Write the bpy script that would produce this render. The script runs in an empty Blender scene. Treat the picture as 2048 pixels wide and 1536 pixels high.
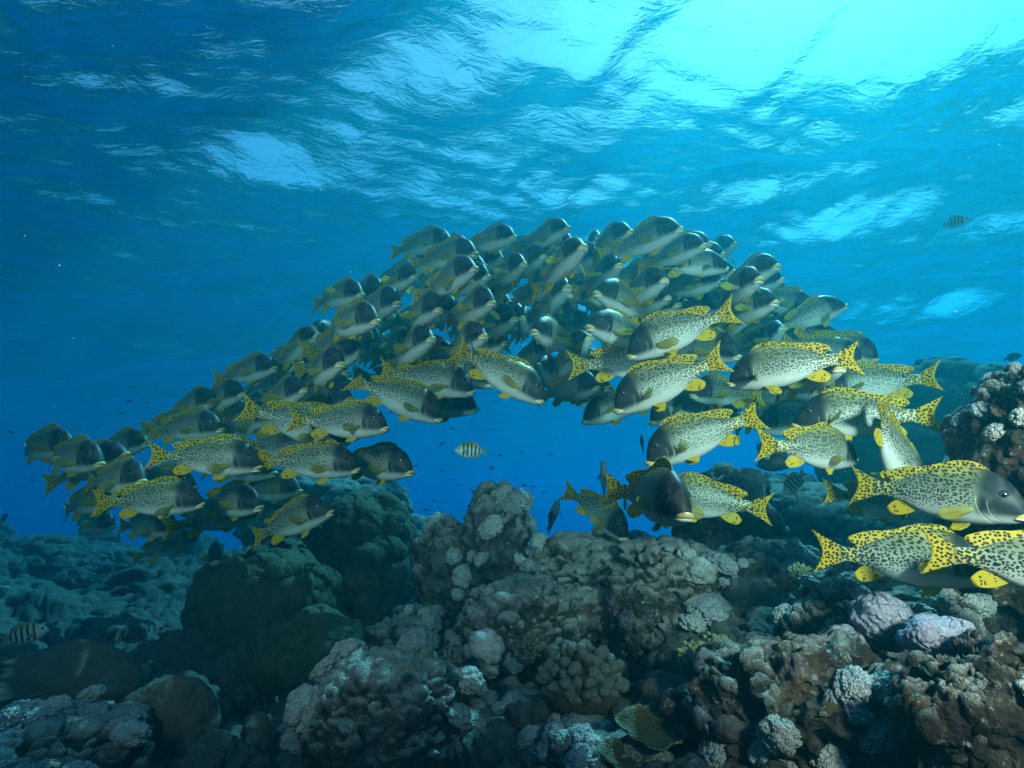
import bpy, bmesh, math, random
import numpy as np
from mathutils import Vector, Matrix

scene = bpy.context.scene
COL = scene.collection
R = math.radians

# ------------------------------------------------------------------ camera
F_PX, CX, CY = 1220.0, 1024.0, 768.0          # focal length in pixels of the 2048 x 1536 photograph
PITCH = R(10.8)
cam_d = bpy.data.cameras.new('camera')
cam = bpy.data.objects.new('camera', cam_d)
COL.objects.link(cam)
cam.location = (0, 0, 0)
cam.rotation_euler = (R(90) + PITCH, 0, 0)
cam_d.sensor_width = 36.0
cam_d.lens = 36.0 * F_PX / 2048.0
cam_d.clip_start = 0.02
cam_d.clip_end = 2000
scene.camera = cam

# ------------------------------------------------------------------ light
SUN_EL, SUN_AZ = 54.0, 36.0                    # elevation, degrees right of straight ahead (+Y)
world = bpy.data.worlds.new('World')
scene.world = world
world.use_nodes = True
wn = world.node_tree
sky = wn.nodes.new('ShaderNodeTexSky')
sky.sky_type = 'NISHITA'
sky.sun_disc = False
sky.sun_elevation = R(SUN_EL)
sky.sun_rotation = R(SUN_AZ)
bg = wn.nodes['Background']
bg.inputs['Strength'].default_value = 0.085
wn.links.new(sky.outputs[0], bg.inputs['Color'])

sun_d = bpy.data.lights.new('sun', 'SUN')
sun_d.energy = 4.0
sun_d.angle = R(0.5)
sun_d.color = (1.0, 0.95, 0.88)
sun = bpy.data.objects.new('sun', sun_d)
COL.objects.link(sun)
_sd = Vector((math.cos(R(SUN_EL)) * math.sin(R(SUN_AZ)), math.cos(R(SUN_EL)) * math.cos(R(SUN_AZ)), math.sin(R(SUN_EL))))
sun.rotation_euler = _sd.to_track_quat('Z', 'Y').to_euler()
sun.location = _sd * 30

# the photographer's two flashguns, on arms either side of the camera
def strobe(name, loc, aim, power, size=0.12, spread=95):
    d = bpy.data.lights.new(name, 'SPOT')
    d.energy = power
    d.spot_size = R(spread)
    d.spot_blend = 0.9
    d.shadow_soft_size = size
    d.color = (1.0, 0.72, 0.55)
    o = bpy.data.objects.new(name, d)
    COL.objects.link(o)
    o.location = loc
    o.rotation_euler = (Vector(loc) - Vector(aim)).to_track_quat('Z', 'Y').to_euler()
    return o
strobe('flash', (1.15, -0.25, 0.55), (1.45, 2.2, 0.10), 345, spread=78)
strobe('flash', (-0.95, -0.25, 0.55), (-0.75, 2.6, 0.45), 135, spread=66)

scene.view_settings.view_transform = 'Standard'
scene.view_settings.look = 'None'
scene.view_settings.exposure = 1.08
scene.view_settings.gamma = 1.0
scene.view_settings.use_curve_mapping = False
cy = scene.cycles
cy.max_bounces = 8
cy.diffuse_bounces = 2
cy.glossy_bounces = 3
cy.transmission_bounces = 4
cy.transparent_max_bounces = 12
cy.volume_bounces = 1
cy.caustics_reflective = False
cy.caustics_refractive = False
cy.sample_clamp_indirect = 4.0
cy.use_denoising = True

# ------------------------------------------------------------------ helpers
_cp, _sp = math.cos(PITCH), math.sin(PITCH)
def ray(px, py):
    a, b = (px - CX) / F_PX, (CY - py) / F_PX
    return Vector((a, _cp - b * _sp, _sp + b * _cp))
def at(px, py, d):
    return ray(px, py) * d

def tag(o, label=None, cat=None, group=None, kind=None):
    if label: o['label'] = label
    if cat: o['category'] = cat
    if group: o['group'] = group
    if kind: o['kind'] = kind
    return o

def mesh_from(name, verts, faces, smooth=True, attrs=None):
    me = bpy.data.meshes.new(name)
    verts = np.asarray(verts, dtype=np.float32)
    faces = np.asarray(faces, dtype=np.int32)
    k = faces.shape[1]
    me.vertices.add(len(verts))
    me.vertices.foreach_set('co', verts.ravel())
    me.loops.add(faces.size)
    me.loops.foreach_set('vertex_index', faces.ravel())
    me.polygons.add(len(faces))
    me.polygons.foreach_set('loop_start', np.arange(0, faces.size, k, dtype=np.int32))
    me.polygons.foreach_set('loop_total', np.full(len(faces), k, dtype=np.int32))
    me.polygons.foreach_set('use_smooth', np.array(np.broadcast_to(smooth, len(faces)), dtype=bool))
    me.update(calc_edges=True)
    for an, (typ, data) in (attrs or {}).items():
        at_ = me.attributes.new(an, typ, 'POINT')
        at_.data.foreach_set('vector' if typ == 'FLOAT_VECTOR' else 'value', np.asarray(data, dtype=np.float32).ravel())
    return me

def link(name, me, mat=None, parent=None):
    o = bpy.data.objects.new(name, me)
    COL.objects.link(o)
    if mat is not None and len(me.materials) == 0:
        me.materials.append(mat)
    if parent is not None:
        o.parent = parent
    return o

def grid_faces(nr, nc, wrap=False):
    r = np.arange(nr - 1)[:, None]
    c = np.arange(nc if wrap else nc - 1)[None, :]
    c2 = (c + 1) % nc
    a = r * nc + c; b = r * nc + c2; d = (r + 1) * nc + c; e = (r + 1) * nc + c2
    return np.stack([a, b, e, d], -1).reshape(-1, 4)

# --- noise in numpy
def _hash(ix, iy, iz, seed):
    h = (ix.astype(np.int64) * 374761393 + iy.astype(np.int64) * 668265263 + iz.astype(np.int64) * 2147483647 + seed * 1274126177) & 0xFFFFFFFF
    h = ((h ^ (h >> 13)) * 1274126177) & 0xFFFFFFFF
    h = ((h ^ (h >> 16)) * 2246822519) & 0xFFFFFFFF
    h = (h ^ (h >> 15)) & 0xFFFFFF
    return h.astype(np.float64) / 0xFFFFFF
def vnoise(p, seed=0):
    i = np.floor(p).astype(np.int64); f = p - i; f = f * f * (3 - 2 * f)
    out = 0
    for dx in (0, 1):
        wx = f[:, 0] if dx else 1 - f[:, 0]
        for dy in (0, 1):
            wy = f[:, 1] if dy else 1 - f[:, 1]
            for dz in (0, 1):
                wz = f[:, 2] if dz else 1 - f[:, 2]
                out = out + wx * wy * wz * _hash(i[:, 0] + dx, i[:, 1] + dy, i[:, 2] + dz, seed)
    return out * 2 - 1
def fbm(p, octv=4, seed=0, gain=0.5):
    a, s, o = 1.0, 0, 0
    for k in range(octv):
        o = o + a * vnoise(p * (2.03 ** k) + 17.3 * k, seed + k); s += a; a *= gain
    return o / s
def cell(p, seed=0, jit=0.9):
    i = np.floor(p).astype(np.int64)
    best = np.full(len(p), 9.0); bid = np.zeros(len(p))
    for dx in (-1, 0, 1):
        for dy in (-1, 0, 1):
            for dz in (-1, 0, 1):
                a, b, c = i[:, 0] + dx, i[:, 1] + dy, i[:, 2] + dz
                q = np.stack([a + 0.5 + jit * (_hash(a, b, c, seed) - .5), b + 0.5 + jit * (_hash(a, b, c, seed + 11) - .5), c + 0.5 + jit * (_hash(a, b, c, seed + 23) - .5)], 1)
                d = np.sqrt(((p - q) ** 2).sum(1))
                m = d < best
                best[m] = d[m]; bid[m] = _hash(a, b, c, seed + 37)[m]
    return best, bid
def caps(p, seed=0, rad=0.75):
    d, i = cell(p, seed)
    return np.sqrt(np.maximum(0, 1 - (d / rad) ** 2)), i
def sstep(a, b, x):
    t = np.clip((x - a) / (b - a), 0, 1)
    return t * t * (3 - 2 * t)

# --- shader node helper
class NT:
    def __init__(s, name):
        s.m = bpy.data.materials.new(name); s.m.use_nodes = True
        s.t = s.m.node_tree; s.t.nodes.clear()
        s.out = s.t.nodes.new('ShaderNodeOutputMaterial')
    def n(s, typ, ins=None, **kw):
        nd = s.t.nodes.new(typ)
        for k, v in kw.items(): setattr(nd, k, v)
        for k, v in (ins or {}).items():
            sock = nd.inputs[k]
            if isinstance(v, bpy.types.NodeSocket): s.t.links.new(v, sock)
            elif isinstance(v, bpy.types.Node): s.t.links.new(v.outputs[0], sock)
            else: sock.default_value = v
        return nd
    def math(s, op, a, b=None, c=None, clamp=False):
        ins = {0: a}
        if b is not None: ins[1] = b
        if c is not None: ins[2] = c
        return s.n('ShaderNodeMath', ins, operation=op, use_clamp=clamp).outputs[0]
    def mix(s, fac, a, b):
        nd = s.n('ShaderNodeMix', data_type='RGBA')
        for k, v in ((0, fac), (6, a), (7, b)):
            if isinstance(v, bpy.types.NodeSocket): s.t.links.new(v, nd.inputs[k])
            else: nd.inputs[k].default_value = v if k == 0 else (tuple(v) + (1.0,))[:4]
        return nd.outputs[2]
    def ss(s, a, b, x):
        return s.n('ShaderNodeMapRange', {0: x, 1: a, 2: b, 3: 0.0, 4: 1.0}, interpolation_type='SMOOTHSTEP').outputs[0]
    def surf(s, sh):
        s.t.links.new(sh.outputs[0], s.out.inputs['Surface']); return s.m

# ------------------------------------------------------------------ water surface, seen from below
H_SURF = 3.6
def build_water():
    n = NT('sea_surface')
    tc = n.n('ShaderNodeTexCoord').outputs['Object']
    mp = n.n('ShaderNodeMapping', {0: tc, 'Rotation': (0, 0, R(-24)), 'Scale': (1.0, 1.6, 1.0)}).outputs[0]
    n1 = n.n('ShaderNodeTexNoise', {'Vector': mp, 'Scale': 4.2, 'Detail': 5.0, 'Roughness': 0.55, 'Distortion': 0.8}).outputs[0]
    n2 = n.n('ShaderNodeTexNoise', {'Vector': mp, 'Scale': 15.0, 'Detail': 3.0, 'Roughness': 0.55, 'Distortion': 0.5}).outputs[0]
    hgt = n.math('ADD', n.math('MULTIPLY', n1, 0.020), n.math('MULTIPLY', n2, 0.006))
    bmp = n.n('ShaderNodeBump', {'Height': hgt, 'Strength': 1.0, 'Distance': 1.0}).outputs[0]
    fr = n.n('ShaderNodeFresnel', {'IOR': 1.33, 'Normal': bmp}).outputs[0]
    tr = n.n('ShaderNodeBsdfTransparent', {'Color': (1, 1, 1, 1)})
    gl = n.n('ShaderNodeBsdfGlossy', {'Color': (1, 1, 1, 1), 'Roughness': 0.02, 'Normal': bmp})
    mx = n.n('ShaderNodeMixShader', {0: fr, 1: tr, 2: gl})
    mat = n.surf(mx)
    nr = 640
    az = np.concatenate([np.linspace(R(-180), R(-56), 40)[:-1], np.linspace(R(-56), R(56), 520), np.linspace(R(56), R(180), 40)[1:]])
    rr = np.concatenate([[0.0], np.geomspace(0.8, 75.0, nr)])
    A, Q = np.meshgrid(az, rr)
    x = (Q * np.sin(A)).ravel(); y = (Q * np.cos(A)).ravel()
    z = np.zeros_like(x)
    rng = np.random.default_rng(32873)
    d = np.hypot(x, y)
    for k in range(76):
        if k < 26:
            lam = 1.2 * (5.0 / 1.2) ** rng.random(); slope = 0.20 * math.sqrt(2 / 26); spread = 0.5
        else:
            lam = 0.28 * (1.6 / 0.28) ** rng.random(); slope = 0.15 * math.sqrt(2 / 50); spread = 0.8
        th = R(62) + rng.normal() * spread            # main swell direction
        amp = slope * lam / 6.2832 * (0.6 + 0.8 * rng.random())
        kx, ky = 6.2832 / lam * math.cos(th), 6.2832 / lam * math.sin(th)
        fade = sstep(lam * 60, lam * 22, d)
        z += fade * amp * np.sin(kx * x + ky * y + rng.random() * 6.2832)
    me = mesh_from('water_surface', np.stack([x, y, z], 1), grid_faces(len(rr), len(az)))
    o = link('water_surface', me, mat)
    o.location = (0, 0, H_SURF)
    tag(o, 'rippled underside of the sea surface with bright wave facets', 'water', kind='structure')
    return o

def build_haze():
    n = NT('sea_water')
    v = n.n('ShaderNodeVolumePrincipled', {'Color': (0.007, 0.19, 0.245, 1), 'Density': 0.165, 'Anisotropy': 0.74, 'Absorption Color': (0.0, 0.465, 0.92, 1)})
    va = n.n('ShaderNodeVolumeAbsorption', {'Color': (0, 1, 1, 1), 'Density': 0.10})      # water swallows red first
    ad = n.n('ShaderNodeAddShader', {0: v.outputs[0], 1: va.outputs[0]})
    n.t.links.new(ad.outputs[0], n.out.inputs['Volume'])
    bm = bmesh.new(); bmesh.ops.create_cube(bm, size=1.0)
    me = bpy.data.meshes.new('haze'); bm.to_mesh(me); bm.free()
    me.materials.append(n.m)
    o = link('haze', me)
    z0, z1 = -13.0, H_SURF + 0.6
    o.scale = (160, 160, z1 - z0); o.location = (0, 0, (z0 + z1) / 2)
    tag(o, 'clear blue sea water filling the scene', 'water', kind='stuff')
build_water()
build_haze()
# ------------------------------------------------------------------ reef: materials
def mat_rock(name='reef_rock', k1=(0.22, 0.20, 0.175), k2=(0.50, 0.47, 0.43)):
    n = NT(name)
    tc = n.n('ShaderNodeNewGeometry').outputs['Position']
    a = n.n('ShaderNodeAttribute', attribute_name='coral').outputs['Fac']
    big = n.n('ShaderNodeTexNoise', {'Vector': tc, 'Scale': 5.5, 'Detail': 5.0, 'Roughness': 0.6, 'Distortion': 0.6}).outputs[0]
    med = n.n('ShaderNodeTexNoise', {'Vector': tc, 'Scale': 21.0, 'Detail': 5.0, 'Roughness': 0.65, 'Distortion': 0.4}).outputs[0]
    fin = n.n('ShaderNodeTexNoise', {'Vector': tc, 'Scale': 95.0, 'Detail': 4.0, 'Roughness': 0.7}).outputs[0]
    vo = n.n('ShaderNodeTexVoronoi', {'Vector': tc, 'Scale': 34.0, 'Randomness': 1.0}).outputs
    vid = n.n('ShaderNodeSeparateColor', {0: vo['Color']}).outputs
    c = n.mix(n.ss(0.35, 0.65, med), (0.014, 0.011, 0.009), (0.050, 0.041, 0.031))
    c = n.mix(n.math('MULTIPLY', n.ss(0.52, 0.60, big), 0.75), c, (0.115, 0.085, 0.105))         # lilac coralline crust
    c = n.mix(n.math('MULTIPLY', n.ss(0.42, 0.34, big), 0.75), c, (0.034, 0.013, 0.016))        # wine-red crust
    c = n.mix(n.math('MULTIPLY', n.ss(0.585, 0.64, n.n('ShaderNodeTexNoise', {'Vector': tc, 'Scale': 8.0, 'Detail': 4.0, 'Distortion': 1.0}).outputs[0]), 0.55), c, (0.115, 0.060, 0.022))   # rusty sponge crust
    c = n.mix(n.math('MULTIPLY', n.math('MULTIPLY', n.ss(0.60, 0.68, med), n.ss(0.44, 0.54, big)), 0.6), c, (0.11, 0.10, 0.035))
    c = n.mix(n.math('MULTIPLY', n.math('MULTIPLY', n.ss(0.53, 0.63, fin), n.ss(0.48, 0.60, med)), 0.8), c, (0.30, 0.27, 0.22))  # pale grit
    patch = n.math('MULTIPLY', n.math('GREATER_THAN', vid[0], 0.86), n.ss(0.30, 0.16, vo['Distance']))
    c = n.mix(n.math('MULTIPLY', patch, 0.8), c, (0.28, 0.25, 0.27))
    dk = n.math('MULTIPLY', n.math('LESS_THAN', vid[1], 0.16), n.ss(0.45, 0.15, vo['Distance']))
    c = n.mix(n.math('MULTIPLY', dk, 0.85), c, (0.010, 0.009, 0.009))
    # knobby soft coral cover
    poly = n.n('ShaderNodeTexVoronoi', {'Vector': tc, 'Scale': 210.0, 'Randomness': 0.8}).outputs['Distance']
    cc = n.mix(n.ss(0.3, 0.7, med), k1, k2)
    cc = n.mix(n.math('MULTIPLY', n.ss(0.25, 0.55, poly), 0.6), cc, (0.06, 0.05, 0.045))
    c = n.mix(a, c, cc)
    h = n.math('ADD', n.math('MULTIPLY', fin, 0.9), n.math('MULTIPLY', med, 2.2))
    h = n.math('ADD', h, n.math('MULTIPLY', n.math('MULTIPLY', poly, -0.5), a))
    h = n.math('ADD', h, n.math('MULTIPLY', dk, -0.8))
    b = n.n('ShaderNodeBump', {'Height': h, 'Strength': 0.9, 'Distance': 0.012}).outputs[0]
    return n.surf(n.n('ShaderNodeBsdfPrincipled', {'Base Color': c, 'Roughness': 0.85, 'Normal': b, 'Specular IOR Level': 0.25}))

def mat_coral(name, c1, c2, groove, pscale=170.0, bump=0.006, tip=None):
    n = NT(name)
    tc = n.n('ShaderNodeTexCoord').outputs['Object']
    rnd = n.n('ShaderNodeObjectInfo').outputs['Random']
    g = n.n('ShaderNodeNewGeometry').outputs['Position']
    poly = n.n('ShaderNodeTexVoronoi', {'Vector': g, 'Scale': pscale, 'Randomness': 0.85}).outputs['Distance']
    ns = n.n('ShaderNodeTexNoise', {'Vector': g, 'Scale': 16.0, 'Detail': 4.0, 'Roughness': 0.6}).outputs[0]
    c = n.mix(n.ss(0.35, 0.65, ns), c1, c2)
    c = n.mix(n.math('MULTIPLY', rnd, 0.5), c, tuple(0.62 * x for x in c1))
    a = n.n('ShaderNodeAttribute', attribute_name='tip').outputs['Fac']
    if tip: c = n.mix(a, c, tip)
    c = n.mix(n.math('MULTIPLY', n.ss(0.28, 0.6, poly), 0.65), c, groove)
    b = n.n('ShaderNodeBump', {'Height': n.math('ADD', n.math('MULTIPLY', poly, -1.0), n.math('MULTIPLY', ns, 0.8)), 'Strength': 0.9, 'Distance': bump}).outputs[0]
    return n.surf(n.n('ShaderNodeBsdfPrincipled', {'Base Color': c, 'Roughness': 0.8, 'Normal': b, 'Specular IOR Level': 0.25}))

M_ROCK = mat_rock()
M_BED = mat_rock('sea_bed', (0.05, 0.05, 0.045), (0.13, 0.125, 0.11))
M_SOFT = mat_coral('soft_coral', (0.42, 0.39, 0.36), (0.56, 0.53, 0.50), (0.15, 0.13, 0.12))
M_SOFTB = mat_coral('soft_coral_blue', (0.32, 0.31, 0.32), (0.46, 0.45, 0.455), (0.11, 0.10, 0.105))
M_PORITES = mat_coral('boulder_coral', (0.050, 0.056, 0.024), (0.105, 0.105, 0.048), (0.025, 0.026, 0.012), 120.0, 0.004)
M_BROWN = mat_coral('brown_coral', (0.09, 0.066, 0.047), (0.13, 0.096, 0.066), (0.05, 0.038, 0.027), 260.0, 0.002)
M_FINGER = mat_coral('finger_coral', (0.06, 0.04, 0.023), (0.085, 0.058, 0.032), (0.03, 0.02, 0.012), 260.0, 0.004, tip=(0.17, 0.17, 0.15))
M_GREEN = mat_coral('leather_coral', (0.26, 0.28, 0.15), (0.33, 0.35, 0.20), (0.12, 0.13, 0.07), 220.0, 0.004)
M_LILAC = mat_coral('sponge', (0.24, 0.21, 0.28), (0.32, 0.29, 0.34), (0.16, 0.14, 0.19), 90.0, 0.004)
M_PALE = mat_coral('pale_sponge', (0.36, 0.32, 0.34), (0.45, 0.41, 0.42), (0.24, 0.21, 0.22), 240.0, 0.003)
M_BRAIN = None

# ------------------------------------------------------------------ reef: sea bed
PXS = np.array([-900, -200, 0, 400, 640, 800, 1100, 1500, 1800, 2048, 2600], float)
DS = np.array([0.5, 1.5, 2.2, 3.0, 4.0, 5.5, 8.0, 12.0, 20.0, 46.0])
ZT = np.array([
 [-.9, -.9, -.9, -.90, -.92, -.90, -.80, -.66, -.62, -.62, -.60],
 [-.9, -.9, -.88, -.90, -.92, -.90, -.78, -.64, -.62, -.58, -.50],
 [-.95, -.97, -.97, -1.0, -1.02, -1.0, -.82, -.66, -.60, -.50, -.35],
 [-.95, -.98, -.98, -1.02, -1.1, -1.05, -.72, -.58, -.48, -.30, -.1],
 [-.90, -.92, -.90, -.95, -1.1, -1.1, -.70, -.45, -.30, -.02, .2],
 [-.75, -.75, -.72, -.82, -1.1, -1.2, -.75, -.42, -.05, .25, .5],
 [-.60, -.58, -.56, -.72, -1.1, -1.3, -1.2, -.9, .15, .45, .8],
 [-1.2, -1.2, -1.2, -1.4, -2.0, -2.2, -2.2, -1.8, -.6, .2, .8],
 [-4, -4, -4, -4, -4.5, -5, -5, -4.5, -3, -1.5, -1],
 [-11, -11, -11, -11, -11, -11, -11, -11, -10, -9, -9]])
def ground_z(px, d):
    i = np.clip(np.searchsorted(PXS, px) - 1, 0, len(PXS) - 2)
    j = np.clip(np.searchsorted(DS, d) - 1, 0, len(DS) - 2)
    s = np.clip((px - PXS[i]) / (PXS[i + 1] - PXS[i]), 0, 1); s = s * s * (3 - 2 * s)
    t = np.clip((np.log(np.maximum(d, .3)) - np.log(DS[j])) / (np.log(DS[j + 1]) - np.log(DS[j])), 0, 1); t = t * t * (3 - 2 * t)
    return (ZT[j, i] * (1 - s) + ZT[j, i + 1] * s) * (1 - t) + (ZT[j + 1, i] * (1 - s) + ZT[j + 1, i + 1] * s) * t

def vnormals(V, F):
    fn = np.cross(V[F[:, 1]] - V[F[:, 0]], V[F[:, 2]] - V[F[:, 0]])
    N = np.zeros_like(V)
    for k in range(F.shape[1]): 
        for c in range(3): N[:, c] += np.bincount(F[:, k], fn[:, c], len(V))
    return N / (np.linalg.norm(N, axis=1, keepdims=True) + 1e-12)

SCATTER = []      # (points, normals) where coral can grow
def encrust(V, N, seed, knob=0.055, amt=0.022, top=0.15, fine=0.012, cover=0.0):
    """pile knobs of soft coral on the upper faces and roughen the rest; returns the new vertices and the coral mask with painted crevice shade"""
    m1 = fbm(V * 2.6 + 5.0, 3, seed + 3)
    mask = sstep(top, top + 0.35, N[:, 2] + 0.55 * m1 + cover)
    c1, _ = caps(V / knob + 0.35 * np.stack([vnoise(V * 9, seed + k) for k in range(3)], 1), seed + 7, 0.78)
    c2, _ = caps(V / (knob * 0.36), seed + 9, 0.78)
    rough = fbm(V * 13.0, 4, seed + 1) * 0.042 + fbm(V * 52.0, 3, seed + 2) * fine
    hole, hid = cell(V / 0.11, seed + 20)
    pit = -0.035 * (hid > .72) * sstep(0.5, 0.1, hole)
    h = mask * (amt * c1 + amt * 0.28 * c2) + (1 - mask) * (rough + pit + 0.35 * amt * c1 * (hid < .4)) + mask * rough * 0.45
    return V + N * h[:, None], mask * sstep(0.22, 0.62, c1)  # pale coral on knob tops only; dark crevices between them are painted shade

def build_ground():
    az = np.concatenate([np.linspace(-180, -62, 30)[:-1], np.linspace(-62, 62, 900), np.linspace(62, 180, 30)[1:]])
    rr = np.concatenate([np.linspace(0.0, 0.9, 24)[:-1], np.geomspace(0.9, 9.5, 520)[:-1], np.geomspace(9.5, 70, 70)])
    A, Q = np.meshgrid(np.radians(az), rr)
    x = (Q * np.sin(A)).ravel(); y = (Q * np.cos(A)).ravel()
    yy = np.maximum(y, 0.25 * np.hypot(x, y) + 0.02)
    px = CX + F_PX * x / yy
    z = ground_z(px, np.hypot(x, y) * 0.94)
    V = np.stack([x, y, z], 1)
    d = np.hypot(x, y)
    F = grid_faces(len(rr), len(az))
    lump = fbm(V * np.array([1.1, 1.1, .5]), 3, 41) * 0.20 + fbm(V * np.array([3.2, 3.2, 1.5]), 3, 43) * 0.09
    V[:, 2] += lump * sstep(0.8, 2.5, d) * sstep(40, 14, d)
    c0, i0 = caps(V / 0.42, 51, 0.72)
    V[:, 2] += 0.15 * c0 * (0.2 + i0) * sstep(1.0, 2.2, d)
    c0, i0 = caps(V / 0.17, 53, 0.74)
    V[:, 2] += 0.06 * c0 * (0.2 + i0)
    N = vnormals(V, F); N *= np.sign(N[:, 2:3] + 1e-9)
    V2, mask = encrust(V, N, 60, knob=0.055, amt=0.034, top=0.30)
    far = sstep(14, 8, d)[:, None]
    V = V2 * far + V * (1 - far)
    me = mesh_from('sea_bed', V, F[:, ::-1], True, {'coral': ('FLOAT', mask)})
    o = link('sea_bed', me, M_BED)
    tag(o, 'dark reef floor covered in knobby coral', 'reef', kind='structure')
    SCATTER.append(('sea_bed', V, N))

_ico = {}
def ico(sub):
    if sub not in _ico:
        bm = bmesh.new(); bmesh.ops.create_icosphere(bm, subdivisions=sub, radius=1.0)
        _ico[sub] = (np.array([v.co[:] for v in bm.verts]), np.array([[v.index for v in f.verts] for f in bm.faces])); bm.free()
    return _ico[sub][0].copy(), _ico[sub][1]

def rock(name, px, py, d, rx, ry, dz=0.9, seed=1, sub=6, mat=None, label=None, cat='rock', rough=0.30, style='reef', group=None, **kw):
    c = at(px, py, d)
    ax, az = rx * d / F_PX, ry * d / F_PX
    P, F = ico(sub)
    q = 1 + rough * fbm(P * 1.5 + seed * 3.1, 4, seed) + rough * 0.5 * fbm(P * 3.6 + seed, 3, seed + 5)
    V = P * q[:, None] * np.array([ax, max(ax, az) * dz, az])
    N = vnormals(V, F)
    W = V + np.array(c)
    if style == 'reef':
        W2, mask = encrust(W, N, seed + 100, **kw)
    elif style == 'porites':        # rounded lobes like poured dough
        s = kw.get('lobe', 0.17)
        b1, i1 = caps(W * np.array([1, 1, .72]) / s, seed + 3, 0.82)
        b2, i2 = caps(W * np.array([1, 1, .8]) / (s * .42), seed + 4, 0.84)
        b3, i3 = caps(W / (s * .17), seed + 6, 0.84)
        hgt = s * (0.30 * b1 * (.5 + i1) + 0.11 * b2 * (.5 + i2) + .030 * b3) + 0.016 * fbm(W * 9, 4, seed)
        W2 = W + N * hgt[:, None]; mask = np.zeros(len(W))
    elif style == 'mound':           # smooth swollen mound with a few bore holes
        hl, hid = cell(W / .13, seed + 4)
        hgt = 0.05 * fbm(W * 3.2, 2, seed + 1) + 0.022 * np.abs(fbm(W * 6.5, 2, seed + 2)) + .004 * fbm(W * 30, 3, seed) - .05 * (hid > .86) * sstep(.22, .10, hl)
        W2 = W + N * hgt[:, None]; mask = np.zeros(len(W))
    else:                            # smooth folds
        rid = np.abs(fbm(W * kw.get('fold', 6.0), 3, seed + 8))
        W2 = W + N * (0.05 * rid + 0.012 * fbm(W * 24, 3, seed))[:, None]; mask = np.zeros(len(W))
    N2 = vnormals(W2, F)
    me = mesh_from(name, W2 - np.array(c), F, True, {'coral': ('FLOAT', mask)})
    o = link(name, me, mat or M_ROCK)
    o.location = c
    tag(o, label, cat, group)
    SCATTER.append((o.name, W2, N2))
    return o

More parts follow.
